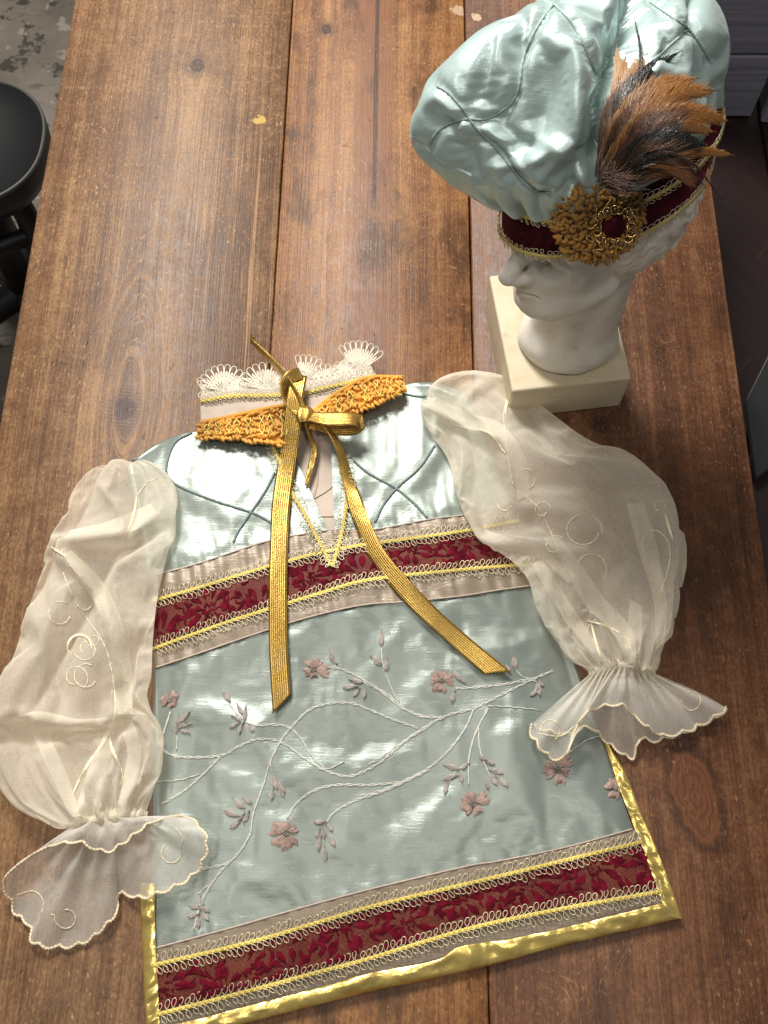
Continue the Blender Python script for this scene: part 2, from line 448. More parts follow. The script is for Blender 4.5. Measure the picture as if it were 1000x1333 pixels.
# ------------------------------------------------------------------ table
def wp(u, v): q = P(u, v, 0); return float(q[0]), float(q[1])
table = thing('wooden_table', 'worn brown stained table of three wide wooden planks', 'table', (-.02, .35, -.75))
XS = (-.3513, -.1163, .0677, .3043)
YT0, YT1 = -.62, 1.02
k1 = wp(257, 85); k2 = wp(163, 532); k3 = wp(425, 38); k4 = wp(782, 552); k5 = wp(905, 1035); k6 = wp(545, 385)
pt1 = wp(338, 157); pt2 = wp(597, 14); pt3 = wp(620, 22)
wm = [wood_mat('stained plank wide', (.060, .027, .012), (.150, .073, .032), (.30, .170, .078), 1.0,
               [(k1[0], k1[1], .020, 1.5, .75), (k2[0], k2[1], .026, 3.2, .85)], paint=[(*pt1, .009, (.50, .34, .08))], wearamt=1.0, finelight=.4, blotch=.35, flames=[(k2[0], k2[1] + .012, 4.5, .042, 210)]),
      wood_mat('stained plank red', (.082, .032, .011), (.200, .085, .030), (.34, .172, .064), 11.0,
               [(k3[0], k3[1], .016, 1.2, .6)],
               streaks=[(wp(487, 150)[0], .022, .45, 1.1, (.17, .066, .026)), (wp(489, 150)[0], .0028, wp(489, 285)[1], 1.1, (.035, .013, .008))],
               paint=[(*pt2, .011, (.46, .33, .22))], wearamt=.6, blotch=.75),
      wood_mat('stained plank dark', (.046, .018, .008), (.112, .044, .019), (.22, .10, .043), 23.0,
               [(k4[0], k4[1], .018, 1.2, .7)], hearts=[(k5[0], k5[1], .017, 2.2, .22, (.15, .055, .022))], blotch=.5,
               paint=[(*pt3, .007, (.46, .33, .22))], wearamt=.5)]
for i in range(3):
    mb = MB(); gap = .0005
    x0 = XS[i] + (gap if i else 0); x1 = XS[i + 1] - (gap if i < 2 else 0)
    n = 60
    ys = np.linspace(YT0, YT1, n)
    jl = .0007 * fbm(ys * 9, ys * 0 + i * 3.3); jr = .0007 * fbm(ys * 8, ys * 0 + i * 5.7 + 2)
    cup = -.0006 * (i == 1)
    ring = []
    for (side, zz, ins) in ((0, -.040, 0), (0, -.0022, 0), (0, -.0007, .0004), (0, 0, .0014), (.5, cup, 0), (1, 0, -.0014), (1, -.0007, -.0004), (1, -.0022, 0), (1, -.040, 0)):
        xa = x0 + jl if side == 0 else (x1 + jr if side == 1 else (x0 + x1) / 2 + 0 * jl)
        ring.append(np.stack([xa + ins, ys, np.full(n, zz) + (0.0004 * fbm(ys * 3, ys * 0 + i) if zz > -.01 else 0)], -1))
    g = np.stack(ring, 1)
    mb.grid(g)
    b = len(ring)
    mb.f.append(tuple(range(b))); mb.f.append(tuple((n - 1) * b + j for j in range(b))[::-1])
    mb.build('plank', wm[i], table)
mleg = simple('dark table frame wood', (.07, .035, .02), .5)
for (lx, ly) in ((-.30, -.5), (.25, -.5), (-.30, .92), (.25, .92)):
    modbevel(MB().box(lx - .035, lx + .035, ly - .035, ly + .035, -.75, -.1405).build('leg', mleg, table, False), .004)
for (a0, a1, b0, b1) in ((-.305, .255, -.52, -.49), (-.305, .255, .90, .93), (-.315, -.29, -.465, .885), (.24, .265, -.465, .885)):
    MB().box(a0, a1, b0, b1, -.14, -.0405).build('apron', mleg, table, False)

# ------------------------------------------------------------------ floor
g = Graph('weathered grey floor'); p, x, y, z = g.pos()
n = g.noise(p, 3.2, 5, .6); f = g.noise(p, 22, 5, .7); st = g.noise(g.xyz(x * 9, y * 34, 0), 1.0, 4, .7)
c = g.mix(g.step(n, .35, .65), (.115, .096, .076), (.20, .17, .138))
c = g.mix(g.step(f, .55, .61) * .9, c, (.035, .028, .022))
c = g.mix(g.step(st, .58, .66) * g.step(g.noise(p, 4.5, 2), .45, .6) * .9, c, (.05, .042, .035))
c = g.mix(g.step(g.noise(p, 30, 3), .62, .68) * .4, c, (.42, .38, .33))
fm = g.done(g.bsdf(col=c, rough=.6, normal=g.bump(f, .3, .004)))
tag(MB().grid(np.array([[(-6, -6, -.75), (6, -6, -.75)], [(-6, 6, -.75), (6, 6, -.75)]], float)).build('floor', fm, None, False), kind='structure')

# ------------------------------------------------------------------ black chair, left of the table
chair = thing('black_chair', 'black moulded chair beside the left table edge', 'chair', (-.62, .62, -.75))
zs = -.30
ctr = P(-72, 184, zs)[:2]; ea = float(P(58, 186, zs)[0] - ctr[0]); eb = float(P(-72, 100, zs)[1] - ctr[1])
tl_ = np.linspace(0, 2 * math.pi, 72, endpoint=False)
loop = ctr + np.stack([ea * np.sign(np.cos(tl_)) * np.abs(np.cos(tl_)) ** .85, eb * np.sign(np.sin(tl_)) * np.abs(np.sin(tl_)) ** .85], -1)
g3 = []
for (sc, dz) in ((.0, -.030), (.45, -.027), (.75, -.017), (.90, -.006), (.965, .001)):
    g3.append(np.c_[ctr + (loop - ctr) * sc, np.full(72, zs + dz)])
MB().grid(np.stack(g3), closed_u=True).build('seat', M['black'], chair)
g3 = [np.c_[ctr + (loop - ctr) * sc, np.full(72, zs + dz)] for (sc, dz) in ((.966, .0012), (.985, .0045), (1.0, .001), (1.0, -.004))]
MB().grid(np.stack(g3), closed_u=True).build('seat_rim', M['rim'], chair)
g3 = [np.c_[ctr + (loop - ctr) * sc, np.full(72, zs + dz)] for (sc, dz) in ((1.0, -.0045), (.985, -.03), (.93, -.05), (.4, -.06), (0, -.06))]
MB().grid(np.stack(g3), closed_u=True).build('seat_shell', M['black'], chair)
mb = MB()
hub = np.array([ctr[0], ctr[1], zs - .07])
mb.tube([hub + (0, 0, .02), hub - (0, 0, .30)], [.032, .03], 16)
mb.build('column', M['black'], chair)
for k in range(5):
    a = math.radians(-72 + 72 * k)
    e = hub + np.array([math.cos(a) * .27, math.sin(a) * .27, -.345])
    m_ = hub + np.array([math.cos(a) * .13, math.sin(a) * .13, -.30])
    MB().tube(resample([hub + (0, 0, -.27), m_, e], 14), np.linspace(.026, .016, 14), 10).build('base_leg', M['black'], chair)
    MB().tube([e + (0, 0, .004), e - (0, 0, .028)], [.02, .022], 10).build('foot', M['black'], chair)
q0 = P(22, 262, -.36); q1 = P(44, 305, -.42)
MB().tube(resample([q0 + (-.05, .03, .02), q0, q1, q1 + (.0, -.03, -.04)], 16), .017, 10).build('arm_support', M['black'], chair)
q2 = P(-25, 335, -.42)
MB().tube(resample([q1, (q1 + q2) / 2 + (0, 0, .004), q2], 12), .014, 10).build('brace', M['black'], chair)

# ------------------------------------------------------------------ right of the table: low dark bench, grey crate, grey stand
zb = -.34
g = Graph('dark bench wood'); p, x, y, z = g.pos()
n = g.noise(g.xyz((x * .8 + y * .6) * 60, (y * .8 - x * .6) * 5, 0), 1.0, 3, .6)
s = g.step(g.noise(g.xyz((x * .75 - y * .66) * 240, (y * .75 + x * .66) * 9, 0), 1.0, 1), .70, .74)
c = g.mix(n, (.006, .003, .003), (.028, .010, .008)); c = g.mix(s * .5, c, (.11, .05, .03))
bm_ = g.done(g.bsdf(col=c, rough=.42, normal=g.bump(n, .2, .002)))
bench = thing('low_bench', 'low dark brown bench along the right side of the table', 'bench', (.65, .55, -.75))
for i in range(4):
    modbevel(MB().box(.35 + i * .171, .35 + i * .171 + .168, -.4, 1.25, zb - .035, zb).build('bench_board', bm_, bench, False), .003)
for (lx, ly) in ((.39, -.3), (.98, -.3), (.39, 1.15), (.98, 1.15)):
    MB().box(lx - .03, lx + .03, ly - .03, ly + .03, -.75, zb - .036).build('leg', bm_, bench, False)
g = Graph('lilac grey painted wood'); p, x, y, z = g.pos()
n = g.noise(g.xyz(x * 6, y * 20, z * 130), 1.0, 4, .65); n2 = g.noise(p, 20, 3)
c = g.mix(g.step(n, .3, .7), (.22, .22, .29), (.32, .32, .39)); c = g.mix(g.step(n, .68, .74) * .5, c, (.33, .33, .38))
cm = g.done(g.bsdf(col=c, rough=.6, normal=g.bump(n, .4, .002)))
ca = P(880, 153, zb); cb = P(984, 155, zb)
yb = float(ca[1]); xa = float(ca[0]) - .05; xb = float(P(977, 152, zb)[0])
crate = thing('painted_crate', 'lilac grey painted wooden crate standing behind the hat', 'crate', ((xa + xb) / 2, yb + .15, zb))
for i in range(3):
    modbevel(MB().box(xa, xb, yb, yb + .018, zb + .002 + i * .112, zb + .110 + i * .112).build('front_board', cm, crate, False), .0025)
MB().box(xa, xa + .018, yb + .0185, yb + .30, zb + .001, zb + .335).build('side_board', cm, crate, False)
MB().box(xb - .018, xb, yb + .0185, yb + .30, zb + .001, zb + .335).build('side_board', cm, crate, False)
MB().box(xa + .0185, xb - .0185, yb + .282, yb + .30, zb + .001, zb + .335).build('back_board', cm, crate, False)
MB().box(xa + .0185, xb - .0185, yb + .0185, yb + .2815, zb + .001, zb + .012).build('bottom_board', cm, crate, False)
Mt = Matrix.Translation((xb + .012, yb - .01, zb)) @ Matrix.Rotation(math.radians(-8), 4, 'Z')
panel = thing('painted_screen', 'narrow lilac grey board standing at the right end of the crate', 'board', (xb + .05, yb, zb))
modbevel(MB().box(0, .12, 0, .02, .001, .42, Mt).build('board', cm, panel, False), .003)
gm = simple('dull grey metal', (.09, .092, .095), .5, metal=.2)
st = thing('grey_stand', 'grey flat leg of a stand beyond the right table edge', 'stand', tuple(P(1000, 560, zb)))
a = P(972, 520, zb + .10); b = P(1012, 440, zb + .12)
e1 = P(985, 622, zb + .02); e2 = P(1030, 590, zb + .02)
mb = MB(); th = np.array([0, 0, -.012])
mb.add([a, b, e2, e1, a + th, b + th, e2 + th, e1 + th], [(0, 1, 2, 3), (7, 6, 5, 4), (0, 4, 5, 1), (1, 5, 6, 2), (2, 6, 7, 3), (3, 7, 4, 0)])
modbevel(mb.build('plate', gm, st, False), .002)
mid = (a + b + e1 + e2) / 4
MB().tube([mid + (0, 0, -.01), np.array([mid[0], mid[1], zb + .001])], .012, 12).build('post', M['black'], st)
# ------------------------------------------------------------------ cloth settling: grids are relaxed with the cloth solver, then kept as plain meshes
def settle(X, pin, grow, frames=24, bend=5.0, grav=.2, closed=False, floorz=None, tens=15.0, q=5):
    X = np.asarray(X, float); R, Cn = X.shape[:2]; SC = 20.0
    off = X.reshape(-1, 3).mean(0) * (1, 1, 0)
    fs = [(i * Cn + j, i * Cn + (j + 1) % Cn, (i + 1) * Cn + (j + 1) % Cn, (i + 1) * Cn + j) for i in range(R - 1) for j in range(Cn if closed else Cn - 1)]
    me = bpy.data.meshes.new('settle'); me.from_pydata(((X.reshape(-1, 3) - off) * SC).tolist(), [], fs)
    o = bpy.data.objects.new('settle', me); C.objects.link(o); tmp = [o]
    vg = o.vertex_groups.new(name='pin'); vg.add([int(i) for i in np.where(pin.ravel())[0]], 1.0, 'ADD')
    m = o.modifiers.new('cloth', 'CLOTH'); s = m.settings
    s.vertex_group_mass = 'pin'; s.quality = q; s.mass = .1; s.tension_stiffness = tens; s.compression_stiffness = tens; s.shear_stiffness = 5
    s.bending_stiffness = bend; s.shrink_min = -grow; s.air_damping = 5; s.effector_weights.gravity = grav
    m.collision_settings.use_collision = floorz is not None; m.collision_settings.distance_min = .02
    if floorz is not None:
        p_ = bpy.data.meshes.new('settle_floor'); k = 40
        p_.from_pydata([(-k, -k, floorz * SC), (k, -k, floorz * SC), (k, k, floorz * SC), (-k, k, floorz * SC)], [], [(0, 1, 2, 3)])
        po = bpy.data.objects.new('settle_floor', p_); C.objects.link(po); po.modifiers.new('col', 'COLLISION'); po.collision.thickness_outer = .02; tmp.append(po)
    m.point_cache.frame_start = 1; m.point_cache.frame_end = frames
    for fr in range(1, frames + 1): scene.frame_set(fr)
    e = o.evaluated_get(bpy.context.evaluated_depsgraph_get()); d = e.to_mesh(); out = np.empty(len(d.vertices) * 3); d.vertices.foreach_get('co', out); e.to_mesh_clear()
    for t in tmp:
        dm = t.data; bpy.data.objects.remove(t, do_unlink=True); bpy.data.meshes.remove(dm)
    scene.frame_set(1)
    Y = out.reshape(R, Cn, 3) / SC + off
    if not np.isfinite(Y).all() or np.abs(Y - X).max() > .08: return X
    return Y
def bilin(G, u, v):
    """sample grid G (rows, cols) at fractional row v, col u"""
    R, Cn = G.shape; u = np.clip(u, 0, Cn - 1.001); v = np.clip(v, 0, R - 1.001); i = v.astype(int); j = u.astype(int); a = v - i; b = u - j
    return (G[i, j] * (1 - b) + G[i, j + 1] * b) * (1 - a) + (G[i + 1, j] * (1 - b) + G[i + 1, j + 1] * b) * a
def upsample(Y, k, closed=False):
    """smooth (Catmull-Rom) refinement of a grid by k"""
    def ref(A, axis, cl):
        A = np.moveaxis(A, axis, 0); n = len(A)
        if cl: idx = np.arange(n * k) / k
        else: idx = np.linspace(0, n - 1, (n - 1) * k + 1)
        i = np.floor(idx).astype(int); t = (idx - i).reshape(-1, *([1] * (A.ndim - 1)))
        g = (lambda q: A[q % n]) if cl else (lambda q: A[np.clip(q, 0, n - 1)])
        a, b, c, d = g(i - 1), g(i), g(i + 1), g(i + 2)
        return np.moveaxis(.5 * (2 * b + (c - a) * t + (2 * a - 5 * b + 4 * c - d) * t * t + (3 * b - a - 3 * c + d) * t ** 3), 0, axis)
    return ref(ref(Y, 0, False), 1, closed)
# ------------------------------------------------------------------ tunic
tunic = thing('child_tunic', 'sage satin child tunic with sheer cream sleeves and gold bow, lying flat', 'tunic', (-.02, .2, 0))
OUT = [(170, 602), (210, 575), (262, 550), (330, 520), (392, 505), (440, 495), (520, 498), (560, 500), (610, 520), (665, 650), (700, 745), (745, 890), (790, 975),
       (838, 1085), (886, 1196), (816, 1212), (715, 1236), (631, 1259), (480, 1292), (420, 1307), (340, 1327), (190, 1364), (182, 1172), (205, 1060), (203, 870), (196, 780), (190, 700)]
_ow = P(*np.array(OUT, float).T, .006)[:, :2]
def outdist(xy):
    a = _ow; b = np.roll(_ow, -1, 0); best = np.full(len(xy), 9.0)
    for p0, p1 in zip(a, b):
        d = p1 - p0; t = np.clip(((xy - p0) @ d) / (d @ d), 0, 1)
        best = np.minimum(best, np.linalg.norm(xy - p0 - t[:, None] * d, axis=1))
    return best
# real wrinkles: the flat front is given a little surplus cloth between its seams and left to settle
_GX = np.linspace(-.26, .25, 112); _GY = np.linspace(-.12, .37, 108)
_gx, _gy = np.meshgrid(_GX, _GY)
def _seam(lines, w):
    m = np.zeros(_gx.shape, bool)
    for c in lines:
        q = P(*resample(c, 160).T, .012)[:, :2]
        for p0 in q[::2]: m |= (np.hypot(_gx - p0[0], _gy - p0[1]) < w)
    return m
_mid = lambda c, d, t: [(a_[0] * (1 - t) + b_[0] * t, a_[1] * (1 - t) + b_[1] * t) for a_, b_ in zip(resample(c, 20), resample(d, 20))]
A_L = [(196, 750), (260, 733), (350, 704), (428, 690)]
A_R = [(436, 694), (490, 689), (560, 676), (612, 669), (664, 655)]
A = [(196, 750), (260, 732), (350, 703), (430, 690), (490, 688), (560, 676), (612, 668), (664, 655)]
B = [(198, 783), (270, 762), (355, 736), (430, 717), (500, 706), (560, 698), (620, 689), (676, 678)]
Cc = [(199, 845), (240, 830), (300, 809), (360, 790), (425, 770), (470, 757), (520, 750), (600, 742), (660, 737), (700, 735)]
D = [(203, 869), (260, 850), (330, 826), (400, 804), (470, 788), (530, 783), (600, 776), (650, 768), (708, 760)]
E_ = [(196, 1236), (300, 1208), (384, 1184), (480, 1158), (606, 1128), (648, 1121), (732, 1104), (824, 1079)]
F_ = [(198, 1257), (324, 1227), (420, 1199), (480, 1181), (585, 1156), (682, 1133), (760, 1114), (836, 1096)]
G_ = [(203, 1321), (324, 1290), (420, 1264), (480, 1248), (614, 1208), (732, 1183), (800, 1171), (862, 1160)]
H_ = [(205, 1344), (333, 1311), (420, 1288), (480, 1271), (564, 1255), (600, 1236), (665, 1226), (749, 1208), (868, 1178)]
I_ = [(190, 1364), (340, 1327), (420, 1307), (480, 1292), (631, 1259), (715, 1236), (816, 1212), (886, 1196)]
def sh(c, dv, du=0): return [(u + du, v + dv) for u, v in c]

TUCKS = ([(172, 598), (190, 600), (215, 617), (232, 632), (280, 652), (330, 668), (356, 682)],
          [(250, 563), (228, 576), (218, 600), (216, 622)], [(358, 615), (345, 640), (326, 668), (310, 692), (304, 706)],
          [(456, 596), (480, 616), (516, 636), (540, 656), (556, 674)], [(566, 580), (545, 610), (518, 634), (500, 656), (488, 680)],
          [(524, 512), (545, 516), (562, 515)])

_pin = (outdist(np.stack([_gx.ravel(), _gy.ravel()], -1)).reshape(_gx.shape) < .005) | _seam([A, B, _mid(B, Cc, .5), Cc, D, E_, F_, _mid(F_, G_, .5), G_, H_], .0042) | _seam(TUCKS, .0026)
_ins = np.zeros(_gx.shape, bool)
for p0, p1 in zip(_ow, np.roll(_ow, -1, 0)):
    c_ = ((p0[1] > _gy) != (p1[1] > _gy)) & (_gx < (p1[0] - p0[0]) * (_gy - p0[1]) / (p1[1] - p0[1] + 1e-12) + p0[0]); _ins ^= c_
_pin |= ~_ins
_h0 = .0016 * fbm(_gx * 20, _gy * 15, 3) * ~_pin
_S = settle(np.stack([_gx, _gy, .010 + _h0], -1), _pin, .013, 24, .7, .15, floorz=.0045)
_W = _S[..., 2] - .010
for _ in range(1): _W[1:-1, 1:-1] = (4 * _W[1:-1, 1:-1] + _W[:-2, 1:-1] + _W[2:, 1:-1] + _W[1:-1, :-2] + _W[1:-1, 2:]) / 8
_W = .66 * upsample(_W[..., None], 4)[..., 0]
def Zt(xy):
    x, y = xy[:, 0], xy[:, 1]
    d = outdist(xy)
    base = .0035 + .0095 * (1 - np.exp(-d / .022))
    k = np.clip(d / .012, 0, 1)
    w = .0030 * fbm(x * 11 + 3, y * 8 + 1, 2)                       # soft swells
    w = w + bilin(_W, 4 * (x - _GX[0]) / (_GX[1] - _GX[0]), 4 * (y - _GY[0]) / (_GY[1] - _GY[0]))
    return base + w * k
def on_body(xy):
    x, y = xy[:, 0], xy[:, 1]; m = np.zeros(len(x), bool)
    for p0, p1 in zip(_ow, np.roll(_ow, -1, 0)):
        m ^= ((p0[1] > y) != (p1[1] > y)) & (x < (p1[0] - p0[0]) * (y - p0[1]) / (p1[1] - p0[1] + 1e-12) + p0[0])
    return m
def above_body(g_, gap):
    q = g_.reshape(-1, 3); m = on_body(q[:, :2]); z = q[:, 2].copy(); z[m] = np.maximum(z[m], Zt(q[m, :2]) + gap)
    out_ = g_.copy(); out_[..., 2] = z.reshape(g_.shape[:2]); return out_
def surf(u, v, off=0.0):
    u = np.asarray(u, float); v = np.asarray(v, float); sh = u.shape
    u = u.ravel(); v = v.ravel(); off_ = np.broadcast_to(off, sh).ravel()
    z = np.full(u.shape, .012)
    for _ in range(4):
        q = P(u, v, z); z = Zt(q[:, :2]) + off_
    q = P(u, v, z)
    return q.reshape(*sh, 3)
def patch(top, bot, nu, nv, off=0.0, zadd=None):
    a = resample(top, nu); b = resample(bot, nu)
    t = np.linspace(0, 1, nv)[:, None, None]
    uv = a[None] * (1 - t) + b[None] * t
    ss, tt = np.meshgrid(np.linspace(0, 1, nu), np.linspace(0, 1, nv))
    o = off + (zadd(ss, tt) if zadd else 0) + 0 * ss
    return surf(uv[..., 0], uv[..., 1], o)
def lens(g):
    """uv in metres"""
    du = np.linalg.norm(np.diff(g, axis=1), axis=2).mean(0); dv = np.linalg.norm(np.diff(g, axis=0), axis=2).mean(1)
    uu, vv = np.meshgrid(np.r_[0, np.cumsum(du)], np.r_[0, np.cumsum(dv)]); return np.stack([uu, vv], -1)
def cloth(name, g, mat, parent=tunic, skirt=(), sub=0):
    mb = MB(); mb.grid(g, lens(g))
    for s in skirt:
        e = {'l': g[:, 0], 'r': g[:, -1], 't': g[0], 'b': g[-1]}[s]
        lo = e.copy(); lo[:, 2] = .0008
        cen = g.reshape(-1, 3).mean(0)
        mid = e + (e - cen) / np.linalg.norm(e - cen, axis=1)[:, None] * np.array([.002, .002, 0]); mid[:, 2] = e[:, 2] * .55 + .0004
        mb.grid(np.stack([e, mid, lo]))
    return mb.build(name, mat, parent)

def pucker(f, k, a, where=1.0):
    return lambda s, t: a * (np.sin(s * f + 3 * vnoise(s * 9, t * 0 + k)) + .6 * np.sin(s * f * 2.3 + k)) * np.exp(-np.abs(t - where) / .12)
# back layer of the garment, seen at hem and neck
cloth('back_panel', patch([(196, 790), (700, 740)], [(200, 1345), (868, 1180)], 20, 20, -.006), M['lining'])
# skirt front
gsk = patch(sh(D, -6), sh(E_, 5), 240, 190, 0, lambda s, t: .0007 * (np.sin(s * 95 + 4 * vnoise(s * 12, s * 0)) * np.exp(-t / .035) + np.sin(s * 120 + 5 * vnoise(s * 14, s * 0 + 7)) * np.exp(-(1 - t) / .045)))
cloth('skirt_panel', gsk, M['satin'], skirt=('l', 'r'))
# yokes
YL_T = [(166, 606), (205, 579), (240, 565), (270, 562), (320, 566), (374, 572)]
cloth('yoke', patch(YL_T, sh(A_L, 3), 90, 70, .0005, pucker(60, 2, .0003)), M['satin'], skirt=('l', 't'))
YR_T = [(430, 560), (462, 548), (495, 524), (522, 503), (565, 499), (606, 512)]
cloth('yoke', patch(YR_T, sh(A_R, 3), 90, 70, .0005, pucker(60, 5, .0003)), M['satin'], skirt=('t', 'r'))
# taupe bands
cloth('band_edging', patch(A, sh(B, 2), 150, 8, .0012, lambda s, t: .0006 * np.sin(s * 150 + 6 * vnoise(s * 20, s * 0))), M['taupe'], skirt=('l',))
cloth('band_edging', patch(sh(Cc, -2), D, 150, 8, .0012, lambda s, t: .0006 * np.sin(s * 130 + 6 * vnoise(s * 20, s * 0 + 3))), M['taupe'], skirt=('l',))
cloth('band_edging', patch(E_, sh(F_, 2), 170, 8, .0012, lambda s, t: .0004 * np.sin(s * 170 + 6 * vnoise(s * 20, s * 0 + 9))), M['taupe'], skirt=('l', 'r'))
cloth('band_edging', patch(sh(G_, -2), sh(H_, 3), 170, 8, .0012), M['taupe'], skirt=('l', 'r'))
# stitched rolled edge of the bands
for c in (A_L, A_R, D, E_):
    r = resample(c, 160); q = surf(r[:, 0], r[:, 1], .0016)
    q[:, 2] += .0002 * np.sin(np.arange(160) * 1.7)
    MB().tube(q, .0007 + .00012 * np.sin(np.arange(160) * 2.2), 5).build('edge_stitching', M['lining'], tunic)
# brocade bands
bands = []
for (t_, b_) in ((sh(B, 4), sh(Cc, -4)), (sh(F_, 4), sh(G_, -4))):
    bo = cloth('brocade_band', patch(t_, b_, 170, 16, .0016), M['brocade'], skirt=('l', 'r'))
    bands.append((t_, b_, bo))

def teardrop(p0, ang, L, W, bend=0.0, n=8):
    """outline rows of a curved petal in px units: returns (n,3,2)"""
    t = np.linspace(0, 1, n); w = W * np.sin(np.pi * np.clip(t, .02, .985) ** 1.5) ** .8
    a = ang + bend * (t - .2)
    dx = np.cumsum(np.r_[0, np.cos(a[1:]) * L / (n - 1)]); dy = np.cumsum(np.r_[0, np.sin(a[1:]) * L / (n - 1)])
    cx = p0[0] + dx; cy = p0[1] + dy
    nx = -np.sin(a); ny = np.cos(a)
    return np.stack([np.stack([cx - nx * w / 2, cy - ny * w / 2], -1), np.stack([cx, cy], -1), np.stack([cx + nx * w / 2, cy + ny * w / 2], -1)], 1)
def band_map(t_, b_):
    a = resample(t_, 400); b = resample(b_, 400)
    wid = np.linalg.norm(a - b, axis=1).mean(); ln = np.linalg.norm(np.diff(a, axis=0), axis=1).sum()
    def f(s, t):
        i = np.clip(s / ln, 0, 1) * 399; tt = np.clip(t / wid, .03, .97)[..., None]
        A_ = np.stack([np.interp(i, np.arange(400), a[:, k]) for k in (0, 1)], -1); B_ = np.stack([np.interp(i, np.arange(400), b[:, k]) for k in (0, 1)], -1)
        return A_ * (1 - tt) + B_ * tt
    return f, ln, wid
rr = random.Random(5)
for bi, (t_, b_, bo) in enumerate(bands):
    f, ln, wid = band_map(t_, b_); mb = MB()
    def petal(p0, ang, L, W, bend=0, off=.0021):
        o = teardrop(p0, ang, L, W, bend)
        inside = (o[..., 1] > 0) & (o[..., 1] < wid)
        if inside.mean() < .25: return
        uv = f(o[..., 0], o[..., 1]); z = off + np.array([0, .0006, 0])[None] + 0 * o[..., 0]
        mb.grid(surf(uv[..., 0], uv[..., 1], z))
    s = rr.uniform(-10, 20); k = 0
    while s < ln + 20:
        cy = wid * rr.choice([.2, .55, .9, .5]); base = rr.uniform(0, 6.28)
        R = wid * rr.uniform(.50, .62)
        for j in range(10):
            a = base + j * 2 * math.pi / 10 + rr.uniform(-.15, .15)
            petal((s + math.cos(a) * R * .42, cy + math.sin(a) * R * .42), a, R * rr.uniform(.6, .85), R * .34, rr.uniform(-.9, .9))
        for j in range(22):
            a = rr.uniform(0, 6.28); d = R * .36 * math.sqrt(rr.random())
            petal((s + math.cos(a) * d, cy + math.sin(a) * d), 0.8, 4.2, 2.6)
        for j in range(24):
            px_ = s + wid * rr.uniform(.45, 1.35); py_ = wid * rr.uniform(0, 1); a = rr.uniform(0, 6.28)
            petal((px_, py_), a, wid * rr.uniform(.20, .42), wid * rr.uniform(.07, .14), rr.choice([-1, 1]) * rr.uniform(.8, 2.2))
        s += wid * rr.uniform(1.35, 1.7)
    o = mb.build('velvet_pattern', M['velvet'], bo); o['kind'] = 'stuff'

# gimp trims: a yellow plaited core with wire loops on both sides
def gimp(path3, up, parent, w=.0074, pitch=.0046, name='gimp_trim', side=(1, 1), core=.0015, r=.00031):
    """path3: dense 3d points; up: normals"""
    L = np.r_[0, np.cumsum(np.linalg.norm(np.diff(path3, axis=0), axis=1))]
    n = max(8, int(L[-1] / pitch)); m = n * 14
    def at(s):
        return np.stack([np.interp(s, L, path3[:, k]) for k in range(3)], -1)
    t3 = np.gradient(path3, axis=0); t3 /= np.linalg.norm(t3, axis=1)[:, None] + 1e-12
    up = np.broadcast_to(np.asarray(up, float), path3.shape)
    sd = np.cross(t3, up); sd /= np.linalg.norm(sd, axis=1)[:, None] + 1e-12
    def fr(s, arr): return np.stack([np.interp(s, L, arr[:, k]) for k in range(3)], -1)
    # core: two plaited yellow strands
    root = MB(); s = np.linspace(0, L[-1], int(L[-1] / .0006) + 8)
    for ph in (0, math.pi, math.pi / 2):
        q = at(s) + fr(s, sd) * (core * .62 * np.sin(s / .0042 * 2 * math.pi + ph))[:, None] + fr(s, up) * (.0008 + .0005 * np.cos(s / .0042 * 4 * math.pi + ph))[:, None]
        root.tube(q, core * .52, 5, flat=.6)
    o = root.build(name, M['yellow'], parent)
    if parent.parent is not None: par = parent
    else: par = o
    for sg, on in zip((1, -1), side):
        if not on: continue
        k = np.arange(m + 1) / m * n * 2 * math.pi
        jit = 1 + .55 * (vnoise(k / 6.28 * 1.3, k * 0 + sg) - .5)
        s = np.clip((k / (2 * math.pi) + .5 * vnoise(k / 6.28 * .7, k * 0 + sg + 4) + .62 * np.sin(k) + .22 * (1 - np.cos(k))) * pitch * (L[-1] / (n * pitch)), 0, L[-1])
        lat = sg * (core * .6 + w * .5 * (1 - np.cos(k)) * .5 * 1.55 * jit)
        q = at(s) + fr(s, sd) * lat[:, None] + fr(s, up) * (.0007 + .0005 * np.sin(k))[:, None]
        MB().tube(q, r, 4).build('wire_loops', M['loop'], par)
    return o
for c, ends in ((B, 0), (Cc, 0), (F_, 0), (G_, 0)):
    r_ = resample(c, 300); gimp(surf(r_[:, 0], r_[:, 1], .0024), (0, 0, 1), tunic)

# gold binding: hem and side slits
def binding(name, inner, outer, n=160):
    a = resample(inner, n); b = resample(outer, n); rows = []
    for t, dz in ((0, .0024), (.08, .0032), (.3, .0036), (.5, .0036), (.7, .0036), (.88, .0034), (.97, .0022), (1.0, -.001)):
        uv = a * (1 - t) + b * t
        q = surf(uv[:, 0], uv[:, 1], 0)
        s = np.arange(n) / n
        q[:, 2] = q[:, 2] + dz + (.0016 * (vnoise(s * 26, s * 0 + t * 2) - .5) + .0007 * (ridge(s * 34 + 1.5 * t, s * 0 + t * .8) ** 3 - .3)) * math.sin(math.pi * min(1, t + .1)) * 2
        if t == 1: q[:, 2] = .0012
        rows.append(q)
    g_ = np.stack(rows); return MB().grid(g_, lens(g_)).build(name, M['foil'], tunic)
binding('hem_binding', sh([(207, 1343)] + H_[1:-1] + [(861, 1180)], -4), I_)
binding('slit_binding', [(787, 968), (800, 1010), (818, 1060), (838, 1110), (852, 1150), (868, 1192)], [(792, 972), (815, 1008), (836, 1062), (856, 1108), (872, 1150), (888, 1197)], 90)
